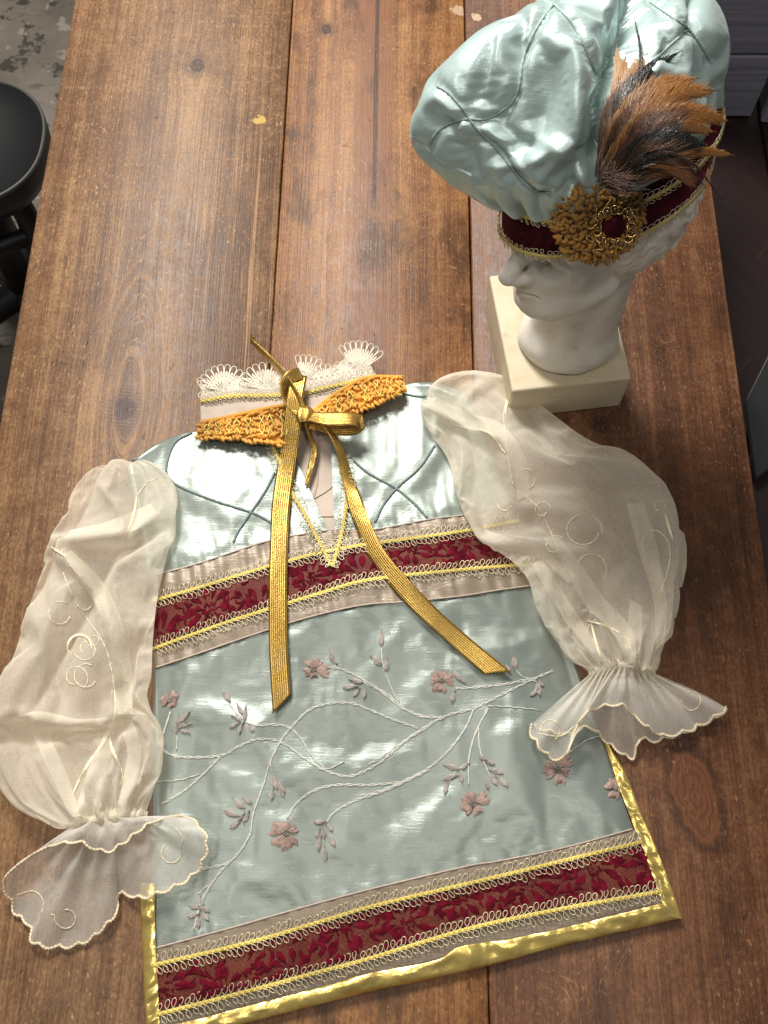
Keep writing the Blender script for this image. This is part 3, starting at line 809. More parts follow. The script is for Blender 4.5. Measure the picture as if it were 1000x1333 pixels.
binding('slit_binding', [(203, 1150), (203, 1200), (206, 1270), (210, 1350)], [(182, 1150), (184, 1200), (187, 1270), (191, 1366)], 80)

# pintuck cords on the yoke
for c in TUCKS:
    r_ = resample(c, 70); q = surf(r_[:, 0], r_[:, 1], .0010)
    MB().tube(q, .0011 + .00018 * np.sin(np.arange(70) * 1.9), 6).build('pintuck_cord', M['cord'], tunic)
# neck slit: lining below, trim on its edges
cloth('neck_lining', patch([(368, 540), (400, 530), (448, 540)], [(424, 712), (431, 714), (438, 712)], 14, 30, -.0035), M['lining'])
for k, c in enumerate(([(394, 552), (408, 590), (414, 620), (408, 650)], [(398, 655), (424, 640), (438, 628)], [(412, 672), (436, 672)])):
    r_ = resample(c, 20); MB().tube(surf(r_[:, 0], r_[:, 1], -.0030), .0006, 5).build('lining_seam', M['lining'], tunic)
for c in ([(352, 574), (366, 606), (380, 640), (398, 672), (416, 706), (431, 736)], [(446, 590), (452, 620), (452, 650), (446, 690), (440, 715), (433, 738)]):
    r_ = resample(c, 160); gimp(surf(r_[:, 0], r_[:, 1], .0034), (0, 0, 1), tunic, w=.0066, pitch=.0042)

# collar
def Pz(c):
    c = np.asarray(c, float); return P(c[:, 0], c[:, 1], c[:, 2])
def ruled(t3, b3, nu, nv, amp=.0):
    a = Pz(resample(t3, nu)); b = Pz(resample(b3, nu)); t = np.linspace(0, 1, nv)[:, None, None]
    g_ = a[None] * (1 - t) + b[None] * t
    if amp: g_[..., 2] += amp * fbm(g_[..., 0] * 120, g_[..., 1] * 120, 2)
    return g_
colL_t = [(261, 519, .016), (300, 512, .019), (350, 511, .021), (396, 508, .022)]
colL_b = [(262, 552, .014), (300, 546, .018), (350, 536, .021), (396, 530, .022)]
colR_t = [(384, 512, .022), (420, 502, .022), (455, 494, .021), (487, 485, .018)]
colR_b = [(384, 545, .021), (415, 540, .022), (455, 515, .021), (500, 500, .017)]
cl = modsolid(MB().grid(ruled(colL_t, colL_b, 60, 10, .0012)).build('collar', M['lining'], tunic), .001)
cr_ = modsolid(MB().grid(ruled(colR_t, colR_b, 60, 10, .0012)).build('collar', M['lining'], tunic), .001)
gimp(Pz(resample([(u, v + 4, z + .0022) for u, v, z in colL_t], 120)), (0, -.2, 1), tunic, w=.0040, pitch=.0034, core=.0017)
gimp(Pz(resample([(u, v + 4, z + .0022) for u, v, z in colR_t], 120)), (0, -.2, 1), tunic, w=.0040, pitch=.0034, core=.0017)
# lace: fans of thread loops over a fine net
def fan(parent, cx, cy, R, a0, a1, npet, z0, tip=1.0):
    mb = MB()
    def q(r, a):
        u = cx + math.cos(a) * r; v = cy - math.sin(a) * r
        return P(u, v, z0 + .00002 * r + .0006 * math.sin(a * 7))
    for j in range(npet):
        b0 = a0 + (a1 - a0) * j / npet; b1 = a0 + (a1 - a0) * (j + 1) / npet; bm = (b0 + b1) / 2
        rt = R * (1 + (tip - 1) * (1 - abs(2 * (j + .5) / npet - 1)))
        loop_ = [q(R * .30, bm), q(R * .55, b0 + .1 * (b1 - b0)), q(rt * .82, b0 + .06 * (b1 - b0)), q(rt * .97, (b0 * .7 + bm * .3)), q(rt * 1.02, bm), q(rt * .97, (b1 * .7 + bm * .3)), q(rt * .82, b1 - .06 * (b1 - b0)), q(R * .55, b1 - .1 * (b1 - b0)), q(R * .30, bm)]
        mb.tube(resample(loop_, 26), .0004, 4)
        mb.tube(resample([q(R * .34, bm), q(rt * .6, b0 + .3 * (b1 - b0)), q(rt * .80, bm), q(rt * .6, b1 - .3 * (b1 - b0)), q(R * .34, bm)], 16), .00032, 4)
        mb.tube(resample([q(R * .3, bm), q(rt * .75, bm)], 5), .0003, 4)
        mb.tube(resample([q(R * .45, b0), q(R * .9, b0)], 4), .00028, 4)
    for rr_ in (.3, .22, .62):
        mb.tube(resample([q(R * rr_, a0 + (a1 - a0) * t) for t in np.linspace(0, 1, 9)], 20), .00045, 4)
    mb.build('lace_fan', M['lace'], parent)
def net(parent, top, bot):
    MB().grid(ruled(top, bot, 40, 8)).build('lace_net', M['net'], parent)
fan(cl, 292, 511, 36, .25, 2.9, 10, .018, 1.0); fan(cl, 346, 509, 37, .25, 2.9, 10, .020, 1.0); fan(cl, 264, 514, 22, .3, 2.0, 3, .016); fan(cl, 385, 505, 24, .9, 2.9, 4, .021)
fan(cr_, 396, 502, 40, .9, 1.9, 5, .021); fan(cr_, 424, 499, 25, .35, 2.8, 8, .021); fan(cr_, 448, 492, 22, .5, 2.7, 5, .020); fan(cr_, 466, 486, 42, .62, 2.25, 8, .018)
net(cl, [(263, 502, .016), (290, 484, .017), (320, 492, .018), (346, 482, .02), (390, 492, .021)], colL_t)
net(cr_, [(390, 470, .021), (410, 484, .021), (440, 474, .021), (458, 456, .019), (472, 456, .018), (484, 478, .018)], colR_t)
mb = MB()
rr = random.Random(9)
def squiggle(mb, path, n, r, amp, zoff):
    p = resample(path, n * 10); k = np.arange(n * 10) / 10 * 2 * math.pi
    q = P(p[:, 0] + amp * np.sin(k) + .6 * amp * np.cos(k * .5), p[:, 1] + amp * np.cos(k), p[:, 2] + zoff + .0008 * np.sin(k * 1.5))
    mb.tube(q, r * (1 + .15 * np.sin(k * 5)), 6)
squiggle(mb, [(262, 515, .016), (310, 503, .018), (390, 503, .021)], 34, .00035, 4.5, .0004)
mb.build('lace_edging', M['lace'], cl)
mb = MB(); squiggle(mb, [(392, 500, .021), (440, 490, .021), (484, 482, .018)], 26, .00035, 4.5, .0004); mb.build('lace_edging', M['lace'], cr_)
# orange chenille braid below the collar
def braid(top, bot, n, seed):
    r1 = random.Random(seed); a = resample(top, 200); b = resample(bot, 200); mb = MB(); mg = MB()
    base = MB().grid(np.stack([Pz(a), Pz((a + b) / 2 + np.array([0, 0, .003])), Pz(b)])).build('chenille_braid', M['orange'], tunic)
    for row in range(6):
        for i in range(int(n * 1.6)):
            s = (i + .5 * (row % 2) + r1.uniform(-.3, .3)) / (n * 1.6); i0 = min(199, max(0, int(s * 199))); t = .08 + .17 * row + r1.uniform(-.06, .06)
            c = a[i0] * (1 - t) + b[i0] * t
            an = r1.uniform(-.6, .6) + (.8 if row % 2 else -.8); L = r1.uniform(3, 5.5)
            pts = [(c[0] - math.cos(an) * L, c[1] - math.sin(an) * L * .8, c[2] + .0015), (c[0], c[1] + r1.uniform(-2, 2), c[2] + .0042), (c[0] + math.cos(an) * L, c[1] + math.sin(an) * L * .8, c[2] + .0015)]
            q = Pz(resample(pts, 7)); mb.tube(q, .00125 * np.array([.6, .95, 1.15, .95, 1.15, .95, .6]) * r1.uniform(.8, 1.2), 6)
    mb.build('chenille_loops', M['orange'], base)
    for i in range(n // 2):
        s = (i + r1.uniform(.2, .8)) / (n // 2); i0 = int(s * 199); 
        for dx in (-1, 1):
            p_ = []
            for k in np.linspace(0, 1, 6):
                c = a[i0] * (1 - (.15 + .6 * k)) + b[i0] * (.15 + .6 * k)
                p_.append((c[0] + dx * 3.5 * math.sin(k * 5 + i) + 2 * k, c[1], c[2] + .0052 + .0006 * math.sin(k * 7)))
            mg.tube(Pz(resample(p_, 12)), .0006, 5)
    mg.build('gold_threads', M['yellow'], base)
    k = np.linspace(0, 1, 200); mb = MB()
    for ph in (0, math.pi):
        e = a.copy(); e[:, 1] -= 1 + 1.2 * np.sin(k * n * 9 + ph); e[:, 2] += .003 + .0006 * np.cos(k * n * 9 + ph)
        mb.tube(Pz(e), .0011, 6)
    mb.build('twisted_edge', M['orange'], base)
braid([(260, 551, .015), (300, 543, .019), (340, 534, .022), (374, 528, .024)], [(256, 572, .013), (300, 572, .017), (340, 578, .020), (374, 580, .022)], 16, 1)
braid([(408, 536, .023), (436, 514, .023), (478, 493, .021), (524, 492, .016)], [(404, 560, .023), (452, 543, .021), (494, 525, .019), (531, 509, .015)], 16, 2)

# ------------------------------------------------------------------ gold ribbon, tied in a bow at the neck
def strip(name, pts, width, parent, n=70, roll=None, ends=None, nw=7, fixed=None):
    p = resample(pts, n); q = P(p[:, 0], p[:, 1], p[:, 2])
    t = np.gradient(q, axis=0); t /= np.linalg.norm(t, axis=1)[:, None]
    sd = np.cross(t, (0, 0, 1.0)); sd /= np.linalg.norm(sd, axis=1)[:, None] + 1e-9
    nn = np.cross(sd, t)
    r = np.zeros(n) if roll is None else np.interp(np.linspace(0, 1, n), np.linspace(0, 1, len(roll)), np.radians(roll))
    w = np.broadcast_to(np.interp(np.linspace(0, 1, n), np.linspace(0, 1, len(width)), width) if isinstance(width, (list, tuple)) else width, (n,))
    wd = sd * np.cos(r)[:, None] + nn * np.sin(r)[:, None]; up = nn * np.cos(r)[:, None] - sd * np.sin(r)[:, None]
    c = np.linspace(-1, 1, nw)
    g_ = q[:, None] + wd[:, None] * (c[None, :, None] * w[:, None, None] / 2) + up[:, None] * (.0004 * (1 - c ** 2))[None, :, None]
    if ends is not None:
        k = np.clip((np.linspace(0, 1, n) - .94) / .06, 0, 1)[:, None]
        g_ = g_ + t[:, None] * (k * (c * ends)[None])[..., None]
    L = np.r_[0, np.cumsum(np.linalg.norm(np.diff(q, axis=0), axis=1))]
    uv = np.stack(np.meshgrid(np.linspace(0, 1, nw), L * 8), -1)
    o = MB().grid(g_, uv).build(name, M['ribbon'], parent)
    modsolid(o, .0005, 0); return o
def onsurf(c, off):
    c = np.asarray(c, float); q = surf(c[:, 0], c[:, 1], off); return np.c_[c[:, :2], q[:, 2]]
bow = MB()
kn = P(397, 541, .030)
th_ = np.linspace(0, 2 * math.pi, 12, endpoint=False)
ring_ = []
for t in np.linspace(-1, 1, 9):
    k = math.sqrt(max(0, 1 - (t * .92) ** 2))
    ring_.append(np.stack([kn[0] + .0085 * np.cos(th_) * (.35 + .65 * k), kn[1] + t * .0075 + 0 * th_, kn[2] + .0055 * np.sin(th_) * (.35 + .65 * k)], -1))
bow.grid(np.stack(ring_), closed_u=True)
bow = bow.build('bow_knot', M['ribbon'], tunic)
W = .0148
tl = onsurf([(374, 600), (366, 660), (363, 720), (362, 790), (363, 850), (367, 916)], .0055)
strip('ribbon_tail', [(390, 488, .036), (384, 520, .035), (380, 556, .028), *map(tuple, tl)], [W * .9, W * 1.05, W * 1.05, W, W, W], tunic, 110, roll=[10, 6, -5, 8, -6, 4, -4, 3, 0], ends=.007)
tr_ = onsurf([(452, 620), (470, 676), (492, 724), (540, 780), (596, 832), (648, 876)], .0050)
strip('ribbon_tail', [(404, 548, .030), (424, 556, .031), (440, 580, .028), *map(tuple, tr_)], [W * .45, W * .6, W * .85, W, W, W, W, W * 1.02], tunic, 120, roll=[60, 35, 25, -28, -30, -18, 12, 6, 0], ends=-.007)
strip('bow_loop', [(394, 540, .031), (384, 512, .036), (366, 482, .040), (344, 460, .042), (328, 444, .040), (327, 441, .034), (340, 452, .028), (362, 474, .026), (384, 500, .028), (394, 536, .028)], [W * .75, W * .6, W * .55, W * .5, W * .6, W * .8, W], tunic, 90, roll=[30, 60, 74, 78, 80, 78, 74, 60, 30])
strip('bow_loop', [(398, 541, .031), (425, 545, .037), (455, 545, .038), (467, 549, .034), (456, 556, .027), (425, 554, .026), (400, 544, .028)], [W * .6, W * 1.0, W * 1.05, W * 1.0, W * .9, W * .6], tunic, 60, roll=[10, 16, 20, 20, 14, 10])
strip('bow_fold', [(392, 486, .038), (379, 492, .040), (373, 505, .036), (376, 520, .032), (392, 538, .032)], [W * .7, W * 1.0, W * 1.0, W * .7], tunic, 40, roll=[20, 45, 55, 30, 10])
strip('ribbon_strand', [(398, 545, .029), (402, 562, .024), (409, 585, .016), (404, 610, .015), (399, 632, .014)], [.004, .005, .0055, .005, .003], tunic, 40, roll=[50, 40, 10, -30, 30])
# ------------------------------------------------------------------ skirt embroidery
def c6(l): return [(180 + x / 2.632, 780 + y / 2.632) for x, y in l]
def c7(l): return [(480 + x / 2.381, 820 + y / 2.381) for x, y in l]
vines = [c6(l) for l in (
    [(80, 500), (100, 525), (160, 540), (280, 535), (340, 505), (400, 480), (460, 480), (510, 500), (570, 545), (640, 585), (720, 605), (790, 580), (850, 540), (920, 480), (1000, 430)],
    [(80, 700), (150, 660), (220, 600), (280, 540)], [(65, 625), (140, 620), (210, 600)],
    [(400, 432), (470, 428), (520, 440), (560, 480), (590, 530), (640, 580)],
    [(385, 800), (395, 730), (430, 630), (450, 560), (490, 480), (540, 420), (590, 375), (660, 355), (730, 355), (800, 380), (865, 408), (960, 440)],
    [(645, 230), (700, 240), (780, 280), (850, 330), (910, 375), (990, 405)], [(835, 140), (835, 200), (850, 260), (880, 330), (895, 350)],
    [(510, 750), (540, 700), (600, 655), (680, 635), (800, 635), (900, 625)],
    [(640, 770), (670, 730), (740, 690), (830, 660), (920, 620), (1000, 580)],
    [(200, 925), (300, 905), (350, 860), (385, 800)], [(190, 1130), (215, 1040), (260, 960), (310, 900)], [(205, 1010), (260, 965)],
    [(110, 385), (95, 430), (80, 480), (85, 515), (130, 540)], [(290, 310), (320, 370), (370, 420), (400, 432)], [(135, 440), (132, 520)], [(395, 440), (398, 480)],
    [(705, 555), (670, 575), (640, 582)], [(452, 560), (460, 600), (470, 630)], [(740, 270), (800, 300)], [(660, 175), (670, 220)])]
vines += [c7(l) for l in (
    [(20, 175), (60, 200), (140, 260), (230, 270)], [(0, 415), (60, 380), (150, 315), (240, 265), (330, 240), (420, 195), (500, 155), (570, 125)],
    [(0, 510), (80, 480), (180, 430), (250, 370), (300, 300), (325, 245)], [(310, 480), (310, 400), (330, 320), (370, 240)], [(340, 300), (345, 370), (370, 440), (385, 470)],
    [(370, 235), (450, 240), (530, 248)], [(270, 180), (350, 175), (430, 165), (500, 150)], [(620, 380), (680, 340), (720, 330)], [(450, 110), (470, 140), (520, 160)], [(295, 420), (270, 440), (240, 490)],
    [(505, 200), (535, 160)])]
for c in vines:
    L_ = np.linalg.norm(np.diff(np.array(c), axis=0), axis=1).sum(); n = max(8, int(L_ / 2.6)); r_ = resample(c, n); k = np.arange(n)
    o1 = 1.0 * np.sin(k * 1.15); mb = MB()
    q = surf(r_[:, 0], r_[:, 1] + .5 * o1, .0005); mb.tube(q, .00050 + .00018 * np.sin(k * 1.6), 5)
    if L_ > 70:
        q = surf(r_[:, 0] + .5, r_[:, 1] + 1.4 - .6 * o1, .0004); mb.tube(q, .0005 + .00015 * np.cos(k * 1.9), 5)
    mb.build('vine_stitching', M['thread'], tunic)
rl = random.Random(4)
def leaf(c, ang, L, W, mat='leaf', parent=tunic, name='leaf', bend=0.3, off=.0009, sf=None):
    o = teardrop((c[0] - math.cos(ang) * L / 2, c[1] - math.sin(ang) * L / 2), ang, L, W, bend, 9)
    e0 = o[:, 0:1] * .5 + o[:, 1:2] * .5; e2 = o[:, 2:3] * .5 + o[:, 1:2] * .5
    o = np.concatenate([o[:, 0:1], e0, o[:, 1:2], e2, o[:, 2:3]], 1)
    z = np.array([-.0004, .0011, .0005, .0011, -.0004])[None] + 0 * o[..., 0] + off
    z = z + .0002 * np.sin(np.arange(9) * 2.4)[:, None]
    return MB().grid((sf or surf)(o[..., 0], o[..., 1], z)).build(name, M[mat], parent)
R_ = math.radians
def sprig(pts, mat='leaf'):
    for (x, y, a, L, W) in pts: leaf((x, y), R_(a), L, W, mat, bend=rl.uniform(-.5, .5))
def q6(x, y, a, L, W): return (180 + x / 2.632, 780 + y / 2.632, a, L / 2.632, W / 2.632)
def q7(x, y, a, L, W): return (480 + x / 2.381, 820 + y / 2.381, a, L / 2.381, W / 2.381)
sprig([q6(*t) for t in ((298, 330, 60, 55, 20), (345, 375, 70, 50, 16), (365, 390, 100, 60, 18), (330, 430, 160, 40, 16), (350, 440, 120, 45, 14), (385, 440, 60, 40, 16), (335, 405, 20, 40, 14),
      (140, 410, 80, 50, 16), (160, 405, 130, 55, 18), (165, 430, 175, 45, 16), (160, 455, 200, 40, 16), (130, 440, 100, 44, 14), (150, 430, 150, 40, 15),
      (340, 700, 50, 60, 24), (370, 690, 40, 45, 20), (320, 738, 190, 62, 24), (335, 770, 130, 50, 22), (372, 745, 110, 50, 20), (350, 755, 120, 60, 14),
      (462, 620, 80, 70, 22), (485, 640, 60, 60, 20), (460, 668, 100, 45, 18), (492, 660, 60, 40, 16),
      (625, 765, 170, 45, 18), (655, 780, 40, 40, 16), (618, 835, 110, 60, 20), (640, 870, 85, 60, 20), (660, 825, 50, 55, 20), (635, 800, 80, 40, 14), (615, 800, 120, 40, 16),
      (728, 300, 175, 55, 20), (745, 282, 20, 50, 18), (750, 320, 120, 40, 16), (778, 320, 90, 45, 16), (660, 190, 75, 50, 18), (675, 212, 60, 28, 12),
      (835, 130, 85, 55, 20), (815, 207, 30, 50, 20), (852, 225, 95, 44, 18), (190, 1085, 160, 44, 20), (225, 1060, 30, 46, 20), (195, 1055, 200, 46, 20), (225, 1085, 40, 44, 20), (205, 1105, 90, 50, 18), (215, 1035, 80, 44, 16))])
sprig([q7(*t) for t in ((38, 28, 95, 46, 18), (22, 92, 40, 46, 20), (55, 105, 100, 40, 16), (270, 140, 60, 50, 18), (285, 152, 30, 46, 16), (262, 205, 110, 44, 18), (452, 98, 85, 46, 20), (430, 118, 60, 36, 14),
      (525, 180, 80, 50, 20), (515, 195, 130, 34, 14), (532, 165, 50, 30, 12), (255, 425, 20, 54, 20), (255, 455, 170, 50, 20), (285, 455, 70, 40, 16), (240, 485, 110, 50, 16), (375, 412, 20, 34, 14), (395, 437, 10, 46, 20),
      (385, 462, 60, 50, 20), (412, 468, 40, 56, 20), (355, 400, 200, 30, 14), (365, 480, 80, 34, 14), (300, 420, 150, 34, 14))])
def flower(c, R, n=5, rot=0.0):
    h = surf(np.array([c[0]]), np.array([c[1]]), .0012)[0]
    mb = MB(); 
    for k in range(7):
        a = k * .9; r = R * .16 * (k > 0)
        u = np.array([c[0] + math.cos(a) * r]); v = np.array([c[1] + math.sin(a) * r]); q = surf(u, v, .0022)[0]
        mb.tube([q - (.0006, 0, .0006), q + (0, 0, .0006), q + (.0006, 0, -.0006)], [.0004, .0008, .0004], 5)
    fo = mb.build('embroidered_flower', M['leaf'], tunic)
    for k in range(n):
        a = rot + k * 2 * math.pi / n + rl.uniform(-.25, .25); L = R * rl.uniform(.7, 1.25)
        rows = []
        for t in np.linspace(.12, 1, 7):
            half = (math.sin(math.pi * min(1, t * .72 + .10)) ** .6) * (2 * math.pi / n) * .50
            rr_ = []
            for s in np.linspace(-1, 1, 9):
                d = L * t * (1 - .16 * (1 - abs(s)) ** 2 * (t > .8)) * (1 + .09 * math.sin(s * 8 + k) * t)
                w = half * .95
                rr_.append((c[0] + math.cos(a + s * w) * d, c[1] + math.sin(a + s * w) * d * .95, .0006 + .0016 * math.sin(math.pi * min(1, t)) ** .5 * (1 - .55 * s * s) + .0003 * math.sin(s * 16)))
            rows.append(rr_)
        g_ = np.array(rows); MB().grid(surf(g_[..., 0], g_[..., 1], g_[..., 2])).build('petal', M['petal'], fo)
for c, R, rt in (((408, 871), 20, .3), ((373, 1084), 22, .9), ((221, 911), 16, .2), ((574.5, 885), 17, .1), ((616.5, 1046), 22, .9), ((727, 1001), 21, .5), ((802, 1026), 12, .4)):
    flower(c, R * rl.uniform(.85, 1.08), rl.choice([4, 5, 5, 6]), rt)

# ------------------------------------------------------------------ sleeves
def ray_surface(objs):
    """drape tracing lines on built meshes: cast from the lens, keep real 3d hit"""
    vs_, fs_ = [], []; n = 0
    for o in objs:
        vs_ += [tuple(v.co) for v in o.data.vertices]; fs_ += [tuple(i + n for i in p.vertices) for p in o.data.polygons]; n = len(vs_)
    return BVHTree.FromPolygons(vs_, fs_)
def cast(bvh, u, v, off=.0):
    u = np.asarray(u, float); sh_ = u.shape; u = u.ravel(); v = np.asarray(v, float).ravel(); off = np.broadcast_to(off, sh_).ravel(); out = np.full((len(u), 3), np.nan)
    for i in range(len(u)):
        d = (u[i] - 500) / FPX * CR - (v[i] - 666.5) / FPX * CU + CF; d = d / np.linalg.norm(d)
        h, nrm, _, _ = bvh.ray_cast(Vector(CO), Vector(d))
        if h is not None: out[i] = np.array(h) - d * off[i]
    ok = ~np.isnan(out[:, 0])
    if ok.sum() == 0: return None
    if not ok.all():
        for k in range(3): out[~ok, k] = np.interp(np.where(~ok)[0], np.where(ok)[0], out[ok, k])
    return out.reshape(*sh_, 3)

def sleeve(name, left, right, zmid, hmax, folds, seed, lines=(), nS=76, nT=52, grow=.10):
    """upper cloth: surplus fabric settled between silhouette, shoulder seam and gathered wrist; under layer lies on the table"""
    a = resample(left, nS); b = resample(right, nS)
    s = np.linspace(0, 1, nS)[:, None]; lat = -np.cos(np.linspace(0, math.pi, nT))[None]; lat = .55 * lat + .45 * np.linspace(-1, 1, nT)[None]
    cz = np.interp(s, *zmid); hh = np.interp(s, *hmax); bul = np.sqrt(np.clip(1 - lat ** 2, 0, 1))
    A3 = P(a[:, 0], a[:, 1], cz[:, 0]); B3 = P(b[:, 0], b[:, 1], cz[:, 0]); mid = (A3 + B3) / 2; hv = (B3 - A3) / 2
    x = mid[:, None] + hv[:, None] * lat[..., None]
    f = 0
    for (k, ph, am, s0, s1, dr) in folds:
        w = np.clip((s - s0) / .15, 0, 1) * np.clip((s1 - s) / .12, 0, 1)
        f = f + am * w * (np.abs(np.sin(lat * k + ph + dr * s)) ** .8 - .5)
    f = f + .005 * fbm(lat * 1.4 + seed, s * 4 + seed, 2) + .0012 * fbm(lat * 5 + seed, s * 12, 2)
    z = cz + hh * bul
    gg = x.copy(); gg[..., 2] = z; uvp = pix(gg)
    for (ln, dep, wd) in lines:
        rr_ = resample(ln, 50); best = np.full(z.shape, 1e9); kk = np.zeros(z.shape)
        for i_, q_ in enumerate(rr_):
            dd = np.hypot(uvp[..., 0] - q_[0], uvp[..., 1] - q_[1]); m_ = dd < best; best[m_] = dd[m_]; kk[m_] = math.sin(math.pi * (.12 + .80 * i_ / 49)) ** .6
        f = f + dep * kk * np.exp(-np.abs(best / wd) ** 1.3)
    z = np.maximum(z + f * np.sqrt(bul), .007)
    top = x.copy(); top[..., 2] = z
    pin = np.zeros(z.shape, bool); pin[0] = pin[-1] = True; pin[:, 0] = pin[:, -1] = True
    top = settle(top, pin, grow, 24, 1.6, .5, floorz=.0055)
    top = above_body(upsample(top, 2), .0042)
    bot = np.stack([x[..., 0], x[..., 1], np.maximum(cz - hh * bul * .8, .0024 + .001 * vnoise(lat * 5, s * 30))], -1)
    bot = above_body(upsample(bot, 2), .0018)
    mb = MB(); mb.grid(top); mb.grid(bot[:, ::-1])
    o = mb.build(name, M['sheer'], tunic)
    return o, top
SL_l = [(150, 612), (120, 622), (98, 648), (74, 700), (44, 772), (20, 848), (2, 900), (-6, 950), (2, 1000), (26, 1042), (72, 1068), (96, 1076)]
SL_r = [(156, 610), (188, 605), (214, 622), (226, 652), (222, 700), (213, 742), (204, 785), (199, 835), (197, 880), (192, 908), (206, 950), (208, 985), (202, 1020), (190, 1058), (186, 1066)]
sl, gl_ = sleeve('sleeve', SL_l, SL_r, ([0, .06, .5, .9, 1], [.010, .014, .016, .016, .017]), ([0, .05, .25, .6, .88, 1], [.003, .008, .012, .014, .013, .011]),
                 [(7, .4, .009, .55, 1.3, .4), (16, 1.3, .005, .68, 1.4, 0), (3.0, 1.0, .010, -.2, .8, 5.0), (26, .3, .0035, .80, 1.5, 0)], 2.0,
    [([(80, 722), (108, 761), (131, 801), (148, 881), (151, 927)], .010, 9), ([(112, 745), (140, 800), (158, 870), (170, 930)], -.006, 8), ([(78, 708), (126, 702), (171, 690), (205, 668)], .009, 12), ([(120, 722), (165, 712), (205, 690)], -.007, 9),
     ([(0, 945), (30, 924), (100, 934), (146, 930)], .008, 10), ([(20, 962), (70, 952), (120, 950)], -.005, 10), ([(35, 967), (65, 1032), (95, 1067)], .008, 7), ([(166, 922), (186, 982), (165, 1062)], .009, 7), ([(122, 990), (112, 1062)], .008, 6), ([(146, 965), (136, 1062)], .009, 6), ([(60, 985), (90, 1040), (108, 1066)], .006, 5), ([(150, 1010), (150, 1064)], .006, 4), ([(40, 790), (60, 860), (50, 910)], .005, 14), ([(178, 800), (184, 860), (180, 905)], .005, 9), ([(128, 632), (150, 660), (160, 690)], .005, 8), ([(150, 618), (140, 650)], .004, 6), ([(60, 840), (90, 905)], -.005, 12)])
SR_l = [(552, 528), (550, 535), (558, 560), (584, 600), (598, 655), (624, 700), (666, 730), (688, 756), (700, 796), (730, 842), (764, 872), (772, 876)]
SR_r = [(556, 520), (574, 503), (612, 487), (652, 493), (702, 526), (762, 570), (812, 592), (848, 628), (872, 672), (884, 722), (881, 772), (870, 822), (854, 868), (846, 876)]
sr, gr_ = sleeve('sleeve', SR_l, SR_r, ([0, .06, .5, .9, 1], [.014, .017, .019, .017, .017]), ([0, .05, .25, .6, .88, 1], [.004, .010, .014, .014, .013, .011]),
                 [(6, 1.2, .008, .58, 1.3, -.3), (15, .3, .005, .70, 1.4, 0), (2.4, .2, .008, -.2, .75, 4.0), (25, 1.3, .0035, .80, 1.5, 0)], 6.0,
    [([(550, 530), (603, 557), (658, 580), (672, 645)], .007, 6), ([(575, 545), (640, 590), (662, 640)], -.004, 9), ([(700, 690), (731, 728), (759, 783), (796, 820), (819, 865)], .009, 7), ([(745, 730), (780, 790), (812, 815)], -.006, 8), ([(815, 650), (822, 680), (833, 728), (851, 783), (856, 865)], .009, 7), ([(690, 728), (727, 792), (777, 860)], .008, 8), ([(772, 800), (795, 860)], .007, 5), ([(830, 800), (838, 862)], .008, 5), ([(800, 760), (812, 810)], -.005, 8), ([(640, 500), (610, 530), (640, 560)], .004, 6), ([(596, 650), (650, 690), (720, 720)], .005, 10), ([(700, 560), (780, 620), (820, 660)], .006, 14), ([(868, 700), (862, 760), (852, 840)], .005, 6), ([(740, 590), (760, 640), (790, 690)], -.005, 14), ([(620, 620), (640, 680)], -.004, 10)])

def ring_patch(inner, outer, parent, nu, nv, fold, seed, closed, mat):
    a = resample(inner, nu + 1 if closed else nu); b = resample(outer, nu + 1 if closed else nu)
    if closed: a = a[:-1]; b = b[:-1]
    A3 = Pz(a); B3 = Pz(b); t = np.linspace(0, 1, nv)[:, None, None]
    bow_ = np.sin(np.pi * t) * np.array([0, 0, 1.0]) * .006
    g_ = A3[None] * (1 - t ** .9) + B3[None] * t ** .9 + bow_
    s = np.linspace(0, 1, nu, endpoint=not closed)[None]; tt = t[..., 0]
    g_[..., 2] += fold * (np.sin(s * 2 * math.pi * 13 + 2 * vnoise(s * 9, s * 0 + seed)) * np.exp(-tt * 3.0) + .9 * np.sin(s * 2 * math.pi * 7 + seed) * tt * (1 - .35 * tt))
    g_[..., 2] = np.maximum(g_[..., 2], .003 + .0006 * np.sin(s * 40))
    per = np.linalg.norm(np.diff(B3, axis=0), axis=1).sum(); npl = max(6, round(per / .0135))
    gr_d = B3 - A3; gr_d = gr_d / (np.linalg.norm(gr_d, axis=1)[:, None] + 1e-9)
    g_ = g_ + gr_d[None] * (.0030 * (np.abs(np.sin(s * math.pi * npl)) - .5) * np.clip((tt - .7) / .3, 0, 1))[..., None]
    g_ = above_body(g_, .0035)
    o = MB().grid(g_, closed_u=closed).build('cuff_ruffle', mat, parent)
    return o, g_
def scallop(edge, parent, closed, n=420):
    e = np.vstack([edge, edge[:1]]) if closed else edge
    q = resample(e, n, False); L_ = np.arange(n)
    mb = MB(); mb.tube(q + np.array([0, 0, .0006]), .0008 + .00025 * np.sin(L_ * 1.5), 6)
    k = L_ * 2.1
    q2 = q + np.stack([.0011 * np.sin(k), .0011 * np.cos(k), .0008 + 0 * k], -1); mb.tube(q2, .00045, 4)
    mb.build('scalloped_edge', M['scallop_thread'], parent)
